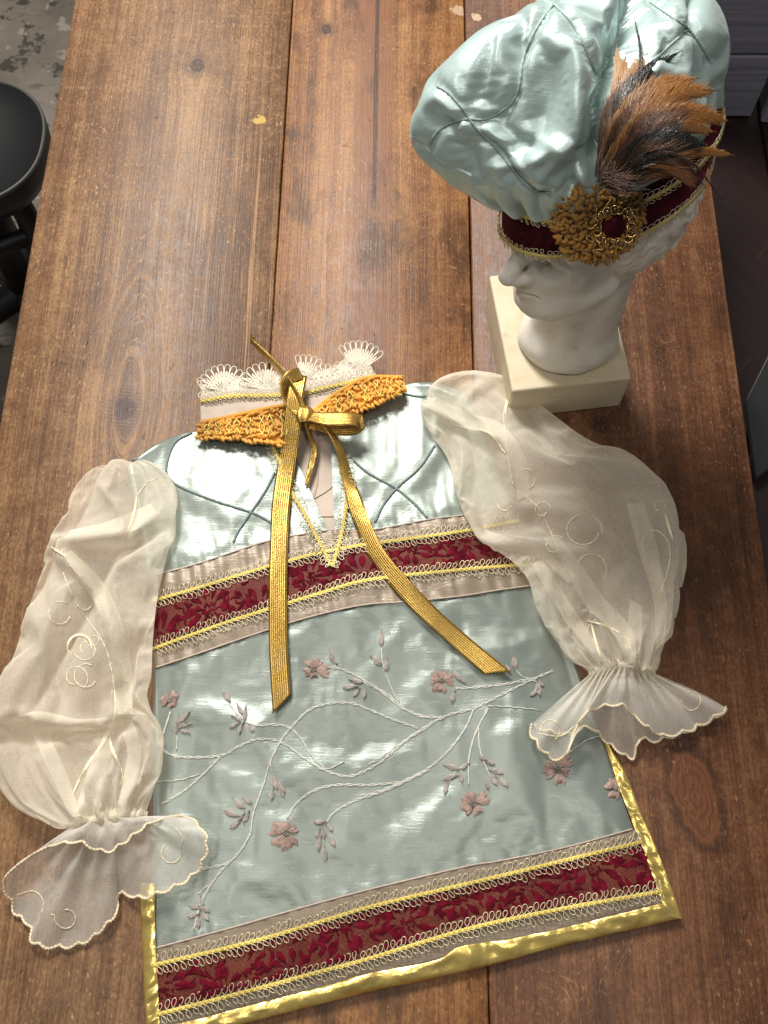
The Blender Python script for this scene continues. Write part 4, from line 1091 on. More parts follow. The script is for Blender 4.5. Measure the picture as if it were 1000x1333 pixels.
# left cuff: an open bell lying on its side
U_ = [(6, 1150, .012), (22, 1128, .022), (48, 1108, .030), (76, 1099, .034), (106, 1097, .036), (136, 1108, .035), (165, 1094, .036), (196, 1073, .032), (226, 1062, .026), (250, 1067, .020)]
L_ = [(268, 1088, .024), (270, 1102, .023), (262, 1124, .023), (242, 1145, .022), (214, 1160, .019), (186, 1168, .013), (166, 1164, .009), (152, 1164, .008), (153, 1186, .005), (133, 1210, .004), (104, 1228, .004), (72, 1232, .004), (46, 1226, .004), (40, 1204, .005), (20, 1190, .006), (13, 1170, .008)]
gi = [(96, 1076, .017), (112, 1069, .025), (128, 1066, .028), (145, 1065, .029), (162, 1064, .028), (178, 1063, .025), (188, 1066, .018), (180, 1072, .010), (165, 1076, .006), (140, 1078, .005), (118, 1079, .006), (102, 1079, .010)]
def closeloop(l): return l + [l[0]]
outer = U_ + L_
co, cg = ring_patch(closeloop(gi), closeloop(outer), sl, 260, 26, .0065, 1.0, True, M['sheer_cuff'])
# align the rings: both start at the left, run over the top to the right
scallop(cg[-1], co, True, 620)
# right cuff: front flounce and back flounce
giF = [(770, 876, .020), (786, 870, .027), (802, 868, .029), (818, 868, .029), (834, 870, .026), (848, 876, .020)]
outF = [(690, 944, .026), (696, 964, .025), (708, 979, .024), (722, 987, .023), (735, 985, .023), (744, 966, .027), (754, 940, .032), (768, 925, .035), (790, 918, .034), (814, 921, .032), (830, 935, .026), (846, 950, .018), (870, 957, .012), (900, 950, .010), (926, 936, .010), (948, 921, .012)]
cf, cgf = ring_patch(giF, outF, sr, 240, 26, .0055, 4.0, False, M['sheer_cuff'])
scallop(cgf[-1], cf, False, 480)
giB = [(770, 880, .012), (800, 884, .007), (825, 884, .007), (848, 880, .012)]
outB = [(694, 946, .020), (740, 956, .018), (764, 946, .016), (784, 960, .005), (802, 976, .006), (824, 986, .005), (832, 962, .009), (852, 964, .005), (880, 957, .005), (920, 940, .006), (947, 924, .008)]
cbk, cgb = ring_patch(giB, outB, sr, 160, 18, .003, 2.0, False, M['sheer_cuff'])
scallop(cgb[-1], cbk, False, 380)
# folded-over pleats of the sheer cloth: a second layer lying on the sleeve
def pleat(edge, other, par, n=40):
    bv = ray_surface([par]); a = resample(edge, n); b = resample(other, n); rows = []
    for t, o in ((0, .0022), (.15, .0030), (.4, .0022), (.7, .0012), (1, .0003)):
        uv = a * (1 - t) + b * t; q = cast(bv, uv[:, 0], uv[:, 1], o)
        if q is None: return
        for _ in range(2): q[1:-1] = (q[:-2] + 2 * q[1:-1] + q[2:]) / 4
        rows.append(q)
    MB().grid(np.stack(rows)).build('pleat', M['sheer'], par)
pleat([(82, 722), (108, 761), (131, 801), (146, 870), (152, 930)], [(92, 716), (130, 752), (156, 800), (172, 868), (172, 930)], sl)
pleat([(80, 706), (126, 703), (171, 692), (206, 672)], [(92, 690), (130, 682), (168, 668), (196, 655)], sl)
pleat([(150, 930), (128, 972), (112, 1010), (98, 1058)], [(152, 932), (146, 975), (134, 1015), (122, 1062)], sl)
pleat([(30, 930), (62, 1000), (92, 1064)], [(44, 926), (80, 990), (106, 1062)], sl)
pleat([(166, 922), (184, 972), (180, 1010), (164, 1062)], [(152, 930), (166, 980), (160, 1015), (150, 1062)], sl)
pleat([(8, 938), (50, 926), (100, 936), (140, 934)], [(8, 950), (50, 944), (100, 952), (136, 944)], sl)
pleat([(553, 531), (603, 557), (640, 566), (666, 600), (674, 650)], [(566, 516), (612, 538), (654, 552), (684, 596), (690, 645)], sr)
pleat([(706, 700), (731, 732), (759, 785), (796, 822), (816, 862)], [(726, 698), (752, 728), (786, 778), (820, 815), (832, 862)], sr)
pleat([(816, 655), (824, 690), (835, 730), (851, 783), (854, 862)], [(838, 655), (850, 690), (860, 735), (868, 785), (866, 830)], sr)
pleat([(692, 735), (727, 795), (776, 862)], [(706, 728), (744, 788), (792, 860)], sr)
pleat([(612, 700), (660, 716), (700, 725), (740, 760)], [(620, 686), (664, 700), (706, 712), (750, 750)], sr)
pleat([(836, 790), (836, 830), (828, 864)], [(820, 780), (816, 825), (808, 864)], sr)
# gathering stitches at the wrists
for (pa, par) in (([(94, 1076, .020), (112, 1069, .029), (145, 1064, .033), (176, 1063, .030), (190, 1066, .021)], sl), ([(768, 877, .023), (786, 870, .031), (810, 866, .034), (834, 870, .031), (852, 877, .023)], sr)):
    mb = MB(); p_ = resample(pa, 60)
    for i in range(60):
        q = P(p_[i, 0], p_[i, 1], p_[i, 2]); h = rl.uniform(.003, .006)
        mb.tube(resample([q + (rl.uniform(-.001, .001), -h, -.003), q + (0, 0, rl.uniform(0, .0015)), q + (rl.uniform(-.001, .001), h * 1.3, -.004)], 6), [.0006, .0010, .0013, .0013, .001, .0005], 5)
    mb.build('gathering', M['sheer'], par)

# embroidery on the sheer sleeves
def spiral(cx, cy, r0, r1, a0, turns, n=40, sq=1.0):
    t = np.linspace(0, 1, n); a = a0 + turns * 2 * math.pi * t; r = r0 + (r1 - r0) * t
    return [(cx + math.cos(x) * y, cy + math.sin(x) * y * sq) for x, y in zip(a, r)]
def stitch(lines, obj, rad=.0007, mat='scallop_thread', fat=()):
    bvh = ray_surface([obj])
    for i, l in enumerate(lines):
        n = max(10, int(np.linalg.norm(np.diff(np.array(l), axis=0), axis=1).sum() / 2.2)); r_ = resample(l, n)
        q = cast(bvh, r_[:, 0], r_[:, 1], .0006)
        if q is None: continue
        mb = MB(); k = np.arange(n)
        rd = rad * (1 + .3 * np.sin(k * 1.7))
        if i in fat: rd = rad * (1 + 2.4 * np.sin(np.linspace(0, np.pi, n)) ** .7) * (1 + .12 * np.sin(k * 2.5))
        mb.tube(q, rd, 5, flat=.5).build('swirl_stitching', M[mat], obj)
stitch([spiral(78, 798, 14, 15, .3, .8), spiral(112, 845, 6, 16, 2.2, 1.1), spiral(104, 842, 16, 15, 2.6, .62), spiral(122, 832, 3, 12, 4.0, .9), spiral(98, 882, 8, 18, 1.0, 1.0), spiral(112, 880, 14, 16, .5, .75),
        [(82, 745), (92, 770), (104, 792), (118, 812), (128, 826), (140, 850), (148, 890), (150, 920), (148, 945)], [(90, 735), (112, 758), (124, 780), (112, 794), (100, 788)],
        [(80, 730), (82, 715)], [(66, 712), (88, 726)],
        [(205, 622), (190, 630), (178, 646)], [(178, 646), (176, 662), (172, 676), (166, 692)],
        [(146, 948), (134, 968), (118, 990), (104, 1014), (94, 1036)], [(142, 955), (146, 975), (158, 1000)], [(158, 1000), (160, 1012), (156, 1022)],
        spiral(150, 872, 9, 13, 3.6, .5), [(44, 1060), (54, 1066), (66, 1074)]], sl, .00042, 'cream_thread', fat=(2, 9, 11, 12, 13, 16))
stitch([[(662, 512), (656, 540), (660, 580), (664, 610), (668, 630), (680, 645)], spiral(684, 622, 10, 15, 2.6, .95), [(556, 530), (590, 552), (622, 560), (640, 566), (658, 590)], [(622, 558), (640, 566), (656, 588)],
        [(664, 508), (660, 524), (658, 540)], spiral(706, 664, 6, 12, .5, .9), spiral(722, 710, 8, 14, 1.2, .7), spiral(658, 656, 8, 10, .3, .5), [(676, 640), (700, 660), (716, 690), (728, 720)],
        [(838, 720), (836, 705), (844, 692), (858, 692), (870, 706), (872, 730), (864, 760), (854, 778)], spiral(858, 660, 4, 9, 1.5, .8), [(866, 668), (872, 690), (876, 702)],
        [(764, 808), (780, 812), (800, 820), (815, 830), (822, 846)], [(770, 812), (776, 836), (782, 856)], [(776, 806), (766, 816), (764, 830)],
        spiral(760, 690, 20, 24, .2, 1.0, sq=.9), spiral(770, 740, 18, 20, 2.0, .8)], sr, .00042, 'cream_thread', fat=(3, 4, 11, 12, 13))
stitch([spiral(222, 1110, 11, 15, 4.2, -.75) + [(238, 1090), (228, 1078)]], co, .00042)
stitch([spiral(86, 1195, 11, 15, 4.6, .8) + [(66, 1190)], [(22, 1165), (44, 1160), (56, 1172), (54, 1190)]], co, .00042)
stitch([spiral(716, 950, 12, 14, 3.0, .7), [(700, 955), (730, 958), (748, 945)], spiral(900, 912, 13, 12, 3.2, -.8)], cf, .00042)
# ------------------------------------------------------------------ plaster head on a block
_y, _p, _r = (math.radians(v) for v in (210, -7.2, 12.5))          # pose of the sculpted head
_Rz = np.array([[math.cos(_y), -math.sin(_y), 0], [math.sin(_y), math.cos(_y), 0], [0, 0, 1]])
_Ry = np.array([[math.cos(_p), 0, math.sin(_p)], [0, 1, 0], [-math.sin(_p), 0, math.cos(_p)]])
_Rx = np.array([[1, 0, 0], [0, math.cos(_r), -math.sin(_r)], [0, math.sin(_r), math.cos(_r)]])
HR = _Rz @ _Ry @ _Rx
FD, LD, UD = HR[:, 0], HR[:, 1], HR[:, 2]
HS = .00636
HO = np.array([.140, .4706, .1886])
def hw(p): return HO + HS * (np.asarray(p, float) @ HR.T)
def smin(a, b, k):
    h = np.clip(.5 + .5 * (b - a) / k, 0, 1); return b * (1 - h) + a * h - k * h * (1 - h)
def smax(a, b, k): return -smin(-a, -b, k)
_G3 = rng.random((32, 32, 32))
def vn3(x, y, z):
    xi = np.floor(x).astype(int); yi = np.floor(y).astype(int); zi = np.floor(z).astype(int)
    fx, fy, fz = x - xi, y - yi, z - zi
    fx = fx * fx * (3 - 2 * fx); fy = fy * fy * (3 - 2 * fy); fz = fz * fz * (3 - 2 * fz); r = 0
    for a in (0, 1):
        for b in (0, 1):
            for c in (0, 1):
                r = r + _G3[(xi + a) % 32, (yi + b) % 32, (zi + c) % 32] * (fx if a else 1 - fx) * (fy if b else 1 - fy) * (fz if c else 1 - fz)
    return r
def head_sdf(x, y, z):
    ay = np.abs(y)
    def ell(c, r):
        k0 = np.sqrt(((x - c[0]) / r[0]) ** 2 + ((ay - c[1]) / r[1]) ** 2 + ((z - c[2]) / r[2]) ** 2)
        return (k0 - 1) * min(r)
    def cap(a, b, ra, rb):
        a = np.array(a, float); b = np.array(b, float); d = b - a
        t = np.clip(((x - a[0]) * d[0] + (ay - a[1]) * d[1] + (z - a[2]) * d[2]) / (d @ d), 0, 1)
        return np.sqrt((x - a[0] - t * d[0]) ** 2 + (ay - a[1] - t * d[1]) ** 2 + (z - a[2] - t * d[2]) ** 2) - (ra + (rb - ra) * t)
    s = ell((-.9, 0, 4), (9.7, 7.3, 8.6))
    s = smin(s, ell((3.6, 0, -2.2), (5.3, 5.7, 7.0)), 2.5)
    s = smin(s, ell((3.4, 0, -6.2), (4.9, 4.6, 3.4)), 2.0)
    s = smin(s, cap((.6, 4.8, -4.9), (6.4, 2.2, -7.9), 1.4, 1.4), 1.6)          # jaw line
    s = smin(s, cap((7.5, 0, -8.2), (7.6, .8, -8.2), 1.5, 1.25), 1.2)             # chin
    s = smin(s, cap((5.4, 4.2, -1.6), (7.2, 3.0, -2.4), 1.5, 1.1), 1.8)           # cheek bone
    s = smin(s, cap((8.3, .9, 1.7), (6.7, 4.5, 1.8), .95, .8), 1.0)               # brow
    s = smax(s, -ell((9.0, 3.1, -.4), (3.0, 2.3, 1.6)), .8)                       # socket
    s = smin(s, ell((6.0, 3.0, -.5), (1.5, 1.7, 1.2)), .12)                    # eye ball
    s = smin(s, cap((7.8, 2.2, .35), (6.6, 4.8, -.2), .55, .45), .12)            # upper lid
    s = smin(s, cap((7.6, 2.2, -1.5), (6.5, 4.5, -1.3), .4, .34), .15)           # lower lid
    s = smin(s, cap((8.6, 0, 2.0), (9.3, 0, -.2), .85, .8), .9)
    s = smin(s, cap((9.2, 0, .4), (11.2, 0, -2.7), .85, 1.15), .7)                 # nose
    s = smin(s, cap((9.3, 1.1, -3.0), (10.5, .9, -3.1), .85, .65), .5)             # nostril wing
    s = smin(s, cap((8.2, 0, -4.0), (8.5, 0, -5.0), 1.3, 1.1), 1.2)               # philtrum
    s = smin(s, cap((9.35, .1, -4.95), (7.5, 2.4, -5.3), .52, .3), .4)
    s = smin(s, cap((9.1, 0, -6.0), (7.6, 2.0, -5.65), .62, .35), .4)
    s = smax(s, -cap((10.0, 0, -5.48), (7.6, 2.7, -5.5), .2, .18), .25)           # mouth line
        # ear
    e = ell((-1.8, 7.2, 1.2), (2.0, 1.0, 3.2))
    e = smax(e, -ell((-1.4, 8.2, 1.4), (1.15, .9, 1.9)), .35)
    e = smin(e, cap((-3.1, 7.8, 2.8), (-1.1, 7.7, 3.8), .5, .5), .3)
    e = smin(e, cap((-.5, 7.4, 1.2), (-.6, 7.3, 2.2), .5, .4), .3)
    s = smin(s, e, .5)
    # hair: curled locks behind and over the ears
    h = ell((-2.6, 0, 2.8), (10.0, 8.2, 8.8))
    dn = np.abs(2 * vn3(x * .55 + 4 + .7 * np.sin(z * .9), ay * .55 + 2, z * .55 + 9 + .7 * np.sin(x * .8)) - 1)
    dn2 = vn3(x * 1.4, ay * 1.4, z * 1.4)
    h = h - .7 * (1 - dn) ** 1.5 - .2 * dn2 + .25 * np.sin(x * 2.6 + 2.0 * np.sin(z * .9 + ay)) * .6 + .4
    h = smax(h, x - 3.0 + .25 * (z - 6) * -1, 1.0)
    h = smax(h, -(z + 6.2 + .35 * (x + 6)), .9)
    s = smin(s, h, .5)
    # neck and cut base
    def capy(a, b, ra, rb):
        a = np.array(a, float); b = np.array(b, float); d = b - a
        t = np.clip(((x - a[0]) * d[0] + (y - a[1]) * d[1] + (z - a[2]) * d[2]) / (d @ d), 0, 1)
        return np.sqrt((x - a[0] - t * d[0]) ** 2 + (y - a[1] - t * d[1]) ** 2 + (z - a[2] - t * d[2]) ** 2) - (ra + (rb - ra) * t)
    n = capy((-1.6, 0, -4), (-3.4, -3.3, -22), 5.2, 5.3)
    n = smin(n, capy((2.0, 2.2, -9.0), (.6, -2.6, -22.5), 1.3, 1.9), 2.0)
    n = smin(n, capy((2.0, -1.4, -9.0), (.8, -5.0, -22.5), 1.3, 1.9), 2.0)
    n = smin(n, np.sqrt(((x + 2.6) / 6.3) ** 2 + ((y + 3.4) / 6.0) ** 2 + ((z + 20.9) / 3.2) ** 2) * 3.2 - 3.2, 2.0)
    n = n - .3 * (vn3(x * .45, y * .45 + 3, z * .3) - .5)
    s = smin(s, n, 1.2)
    wz = HO[2] + HS * (HR[2, 0] * x + HR[2, 1] * y + HR[2, 2] * z)
    s = smax(s, (.0502 - wz) / HS + .12 * np.sin(x * 1.1) * np.sin(y * .9 + 1), .35)
    return s
def surface_nets(f, lo, hi, h):
    n = [int((b - a) / h) + 1 for a, b in zip(lo, hi)]
    ax = [lo[k] + h * np.arange(n[k]) for k in range(3)]
    X, Y, Z_ = np.meshgrid(*ax, indexing='ij'); D_ = f(X, Y, Z_)
    sgn = D_ < 0
    cs = np.zeros((n[0] - 1, n[1] - 1, n[2] - 1, 3)); cn = np.zeros(cs.shape[:3])
    def sl_(o): return tuple(slice(a, n[k] - 1 + a) for k, a in enumerate(o))
    cor = [(a, b, c) for a in (0, 1) for b in (0, 1) for c in (0, 1)]
    for i, p in enumerate(cor):
        for k in range(3):
            if p[k] == 0:
                q = list(p); q[k] = 1
                d0 = D_[sl_(p)]; d1 = D_[sl_(q)]; m = (d0 < 0) != (d1 < 0)
                t = np.where(m, d0 / np.where(m, d0 - d1, 1), 0)
                for j in range(3): cs[..., j] += m * (p[j] + (t if j == k else 0))
                cn += m
    act = cn > 0; idx = -np.ones(act.shape, int); idx[act] = np.arange(act.sum())
    base = np.argwhere(act); v = (base + cs[act] / cn[act][:, None]) * h + np.array(lo)
    fs = []
    for k in range(3):
        a, b = (k + 1) % 3, (k + 2) % 3
        s0 = [slice(1, n[j] - 1) for j in range(3)]; s0[k] = slice(0, n[k] - 1)
        s1 = list(s0); s1[k] = slice(1, n[k])
        m0 = sgn[tuple(s0)]; m1 = sgn[tuple(s1)]; ch = np.argwhere(m0 != m1)
        off = np.array([1, 1, 1]); off[k] = 0
        fl = m0[m0 != m1]
        g0 = ch + off
        def ix(da, db):
            q = g0.copy(); q[:, a] -= da; q[:, b] -= db; return idx[q[:, 0], q[:, 1], q[:, 2]]
        quad = np.stack([ix(1, 1), ix(0, 1), ix(0, 0), ix(1, 0)], 1)
        quad[~fl] = quad[~fl][:, ::-1]
        fs.append(quad)
    return v, np.vstack(fs)
bust = thing('plaster_bust', 'grey white plaster head in profile on a cream block, wearing the hat', 'bust', tuple(P(740, 470, 0)))
hv, hf = surface_nets(head_sdf, (-13, -11.2, -24.5), (13.4, 10, 13.4), .21)
HV = hw(hv)
me = MB(); me.add(HV, [tuple(f) for f in hf.tolist()])
head = me.build('head', M['plaster'], bust)
sm = head.modifiers.new('smooth', 'SMOOTH'); sm.factor = .5; sm.iterations = 2
# block
br = P(823, 492, .05); fl_ = P(667, 510, .05); bl = P(642, 358, .05)
ex = (br - fl_); ey = (bl - fl_); ey = ey - ex * (ex @ ey) / (ex @ ex)
mb = MB(); c4 = [fl_, fl_ + ex, fl_ + ex + ey, fl_ + ey]
mb.add([(*c[:2], .0006) for c in c4] + [(*c[:2], .05) for c in c4], [(3, 2, 1, 0), (4, 5, 6, 7), (0, 1, 5, 4), (1, 2, 6, 5), (2, 3, 7, 6), (3, 0, 4, 7)])
modbevel(mb.build('plinth', M['plinth'], bust, False), .0022, 3)

# ------------------------------------------------------------------ hat
hat = thing('satin_beret', 'puffed pale aqua satin beret with feathers and ochre rosette, worn by the plaster bust', 'hat', tuple(HO + (0, 0, .02)))
AB, BB = 11.5, 8.8
def bandz(phi): return 4.2 - 3.0 * np.cos(phi) + 1.3 * np.sin(phi)       # lower edge, tipped down over the brow
def bandpt(phi, t, grow=0.0):
    phi = np.asarray(phi, float); g_ = grow / HS
    k = np.stack([-.7 + np.cos(phi) * (AB + g_), np.sin(phi) * (BB + g_), bandz(phi) + 5.5 * t + 0 * phi], -1)
    return hw(k)
ph = np.linspace(0, 2 * math.pi, 121)[:-1]
rows = []
for t, gr in ((0, -.002), (0, .0006), (.06, .0016), (.5, .0026), (.94, .0016), (1.0, .0004), (1.0, -.004)):
    rows.append(bandpt(ph, t, gr))
MB().grid(np.stack(rows), closed_u=True).build('hat_band', M['band'], hat)
# crown
nP, nT_ = 170, 72
ringpx = [(538, 157, .285), (547, 136, .290), (600, 78, .302), (650, 35, .310), (700, 0, .314), (775, -55, .318), (865, -55, .314), (914, 6, .304), (938, 48, .294), (951, 86, .286),
          (946, 120, .279), (930, 152, .272), (892, 192, .272), (832, 226, .276), (770, 246, .279), (706, 254, .274), (652, 242, .270), (606, 216, .272), (560, 190, .278)]
ring = resample(Pz(ringpx + ringpx[:1]), 400)[:-1]
BC = bandpt(np.linspace(0, 6.283, 60), .9).mean(0); GC = ring.mean(0)[:2]; TOPP = np.array([*(P(800, 40, .335)[:2]), .335])
lr = np.stack([(ring - BC) @ FD / AB, (ring - BC) @ LD / BB], -1); an = np.unwrap(np.arctan2(lr[:, 1], lr[:, 0]))
if an[-1] < an[0]: an = -an; ring = ring; sgn_ = -1
else: sgn_ = 1
an = np.maximum.accumulate(an)
ph = np.linspace(0, 2 * math.pi, nP, endpoint=False)
ext = np.r_[an - 2 * math.pi, an, an + 2 * math.pi]
qa = sgn_ * ph; qa = (qa - an[0]) % (2 * math.pi) + an[0]
G3 = np.stack([np.interp(qa, ext, np.tile(ring[:, k], 3)) for k in range(3)], -1)
for _ in range(6): G3 = (np.roll(G3, 1, 0) + 2 * G3 + np.roll(G3, -1, 0)) / 4
rim = bandpt(ph, .92, .0)
dirv = G3 - np.array([*GC, 0]); dirv[:, 2] = 0; dirv /= np.linalg.norm(dirv, axis=1)[:, None]
def bez(pts, t):
    pts = [np.asarray(p)[None] if np.asarray(p).ndim == 1 else p for p in pts]; n = len(pts) - 1; o = 0
    for i, p in enumerate(pts): o = o + math.comb(n, i) * ((1 - t) ** (n - i) * t ** i)[:, None, None] * p[None]
    return o
up = np.array([0, 0, 1.0])
under1 = rim * .6 + G3 * .4; under1[:, 2] = rim[:, 2] + .002
under2 = G3 + dirv * .002; under2[:, 2] = G3[:, 2] - .016
half = int(nT_ * .40)
lower = bez([rim, under1, under2, G3], np.linspace(0, 1, half))
up1 = G3 + up * .016 - dirv * .002
up2 = G3 * .55 + TOPP * .45; up2[:, 2] = .342
upper = bez([G3, up1, up2, np.repeat(TOPP[None], nP, 0)], np.linspace(0, 1, nT_ - half + 1)[1:])
g_ = np.concatenate([lower, upper])
tt = np.linspace(0, 1, nT_)[:, None]; pp = ph[None]
out = g_ - np.array([*GC, .280]); out /= np.linalg.norm(out, axis=2)[..., None]
pl = .0075 * (np.abs(np.sin(pp * 9 + 1.2 * np.sin(pp * 3) + 1.5 * tt)) - .5) * np.exp(-((tt - .10) / .16) ** 2) * np.clip(tt * 12, 0, 1)
pl = pl + .0045 * np.sin(pp * 5 + 2 + 4 * tt) * np.sin(np.pi * np.clip(tt, 0, 1)) ** 2
X_, Y_, Z3 = g_[..., 0], g_[..., 1], g_[..., 2]
pl = pl + .0014 * np.sin(pp * 34 + 5 * vn3(X_ * 20, Y_ * 20, Z3 * 20)) * np.exp(-((tt - .12) / .22) ** 2) * np.clip(tt * 12, 0, 1)
pl = pl + .010 * (vn3(X_ * 22 + 3, Y_ * 22 + 7, Z3 * 22) - .5) * np.clip(tt * 5, 0, 1)
pl = pl + .0016 * (np.abs(2 * vn3(X_ * 34 + 5 * Z3, Y_ * 34, Z3 * 34) - 1) ** .8 - .4) * np.clip(tt * 5, 0, 1)
g_ = g_ + out * pl[..., None]
# deep folds, given as creases over the crown (depth in m, width in px of the tracing grid)
def crease(g_, line, depth, wd):
    uv = pix(g_); r_ = resample(line, 60); best = np.full(g_.shape[:2], 1e9)
    for q in r_[::2]: best = np.minimum(best, np.hypot(uv[..., 0] - q[0], uv[..., 1] - q[1]))
    vis = np.clip((tt - .25) * 8, 0, 1)
    k = np.exp(-(best / wd) ** 2) * vis
    return g_ - out * (depth * k)[..., None]
g_ = crease(g_, [(848, -60), (838, 0), (812, 60), (792, 130), (778, 215)], .028, 26)
g_ = crease(g_, [(905, 0), (912, 60), (905, 120)], .010, 9)
g_ = crease(g_, [(862, 20), (845, 45), (825, 70)], .006, 14)
g_ = crease(g_, [(668, 60), (640, 110), (625, 140)], .005, 16)
g_ = crease(g_, [(745, 255), (738, 235), (752, 205)], .012, 15)
g_ = crease(g_, [(560, 150), (590, 170), (612, 215)], .004, 14)
g_ = crease(g_, [(700, 200), (722, 190), (745, 196)], -.006, 12)
for ln_, dp_, wd_ in (([(612, 155), (575, 128), (556, 150)], -.003, 10), ([(616, 158), (650, 175), (690, 168)], -.003, 10), ([(640, 60), (628, 100), (618, 138)], .003, 7), ([(655, 55), (645, 105), (630, 142)], -.003, 7), ([(700, 60), (712, 120), (700, 170)], .003, 16), ([(752, 60), (748, 110), (755, 170)], -.004, 14), ([(610, 165), (604, 190), (612, 215)], -.003, 7), ([(650, 215), (680, 212), (705, 228)], -.003, 8), ([(660, 170), (690, 190), (712, 200)], .003, 8), ([(868, 20), (880, 60), (895, 110)], -.004, 9), ([(842, 20), (852, 60), (848, 95)], -.003, 9)):
    g_ = crease(g_, ln_, dp_, wd_)
g_ = crease(g_, [(680, 30), (672, 90), (655, 150), (615, 157)], .003, 7)
CORDS = ([(559, 187), (569, 172), (585, 161), (608, 155), (629, 156), (650, 147), (668, 131), (676, 112), (681, 78), (692, 49), (707, 23), (720, 6)],
          [(569, 112), (585, 122), (603, 143), (619, 166), (640, 187), (658, 208), (676, 231), (697, 249), (716, 251)], [(721, 5), (744, 29), (762, 62), (776, 96)],
          [(846, 2), (879, 25), (898, 39), (914, 60), (926, 82)],
          [(898, 38), (879, 53), (856, 74), (840, 86)])
for c in CORDS:
    g_ = crease(g_, c, .0030, 7.5)
    g_ = crease(g_, [(u + 20, v + 8) for u, v in c], -.0012, 15)
    g_ = crease(g_, [(u - 20, v - 8) for u, v in c], -.0012, 15)
uvc = pix(g_); cm_ = np.zeros(g_.shape[:2], bool)
for c in CORDS:
    for q in resample(c, 70): cm_ |= np.hypot(uvc[..., 0] - q[0], uvc[..., 1] - q[1]) < 3.2
cm_ &= (tt > .42) & (tt < .93)
pin = cm_.copy(); pin[0] = True; pin[half - 1] = True; pin[-4:] = True
g_[:-3] = settle(g_[:-3], pin[:-3], .045, 26, 3.0, .12, closed=True)
g_ = upsample(g_, 2, True)
crown = MB().grid(g_, closed_u=True).build('crown', M['satin_hat'], hat)
cb_ = ray_surface([crown])
for c in CORDS:
    n = 90; r_ = resample(c, n); q = cast(cb_, r_[:, 0], r_[:, 1], .0007)
    if q is None: continue
    dq = np.linalg.norm(np.diff(q, axis=0), axis=1)
    if dq.max() > .03: 
        k = int(np.argmax(dq)); q = q[:k + 1] if k > n / 2 else q[k + 1:]
    for _ in range(2): q[1:-1] = (q[:-2] + 2 * q[1:-1] + q[2:]) / 4
    MB().tube(q, .00075 + .00018 * np.sin(np.arange(len(q)) * 2.0), 6).build('pintuck_cord', M['cord_hat'], hat)
# gimp trims round the band
for t_, gr in ((.90, .0030), (.10, .0034)):
    a = np.linspace(-math.pi * .5, math.pi * 1.5, 260)[:-1]; q = bandpt(a, t_, gr)
    nrm = np.cos(a)[:, None] / AB * FD + np.sin(a)[:, None] / BB * LD; nrm /= np.linalg.norm(nrm, axis=1)[:, None]
    gimp(q, nrm, hat, w=.0052, pitch=.0044, core=.0013)
# rosette on the temple
bb_ = ray_surface([bpy.data.objects[o.name] for o in hat.children if o.name.startswith('hat_band')])
rc = cast(bb_, np.array([778.]), np.array([284.]), 0)[0]
k_ = HR.T @ (rc - HO) / HS
a_ = math.atan2(k_[1] / BB, (k_[0] + .7) / AB)
rn = math.cos(a_) / AB * FD + math.sin(a_) / BB * LD; rn /= np.linalg.norm(rn); rn = rn * .92 + up * .30; rn /= np.linalg.norm(rn)
rx = np.cross(up, rn); rx /= np.linalg.norm(rx); ry = np.cross(rn, rx)
rc = rc + rn * .003
def RP(x, y, z): return rc + x * rx + y * ry + z * rn
th_ = np.linspace(0, 2 * math.pi, 24, endpoint=False)
RR = .0300
rows = [np.array([RP(RR * .8 * k * math.cos(a), RR * .8 * k * math.sin(a), h) for a in th_]) for k, h in ((1, -.002), (1, .002), (.7, .0045), (.3, .006), (.02, .006))]
ros = MB().grid(np.stack(rows), closed_u=True).build('rosette', M['mustard'], hat)
r2 = random.Random(3)
def blob_mesh(seed):
    """a short curled chenille end: a bent core bristling with fine fibres"""
    r = random.Random(seed); n = 6; k = r.uniform(.6, 1.5); mb = MB()
    t = np.linspace(-1, 1, n); q = np.stack([t * .9, .4 * np.sin(t * k * 2 + seed), .5 * (1 - t * t) - .2], -1)
    mb.tube(q, [.26, .46, .58, .54, .50, .28], 6)
    for _ in range(70):
        i = r.uniform(0, n - 1.01); c = q[int(i)] * (1 - i % 1) + q[int(i) + 1] * (i % 1)
        a, b = r.uniform(0, 6.28), r.uniform(-.7, .7); d = np.array([b, math.cos(a), math.sin(a)]); d /= np.linalg.norm(d); l = r.uniform(.65, 1.05)
        sd = np.cross(d, (1, .3, .2)); sd /= np.linalg.norm(sd)
        mb.add([c + sd * .07, c - sd * .07, c + d * l], [(0, 1, 2)])
    v = np.vstack(mb.v)
    m = bpy.data.meshes.new('tuft'); m.from_pydata(v.tolist(), [], mb.f); m.materials.append(M['mustard'])
    for p_ in m.polygons: p_.use_smooth = True
    return m
blobs = [blob_mesh(i) for i in range(5)]
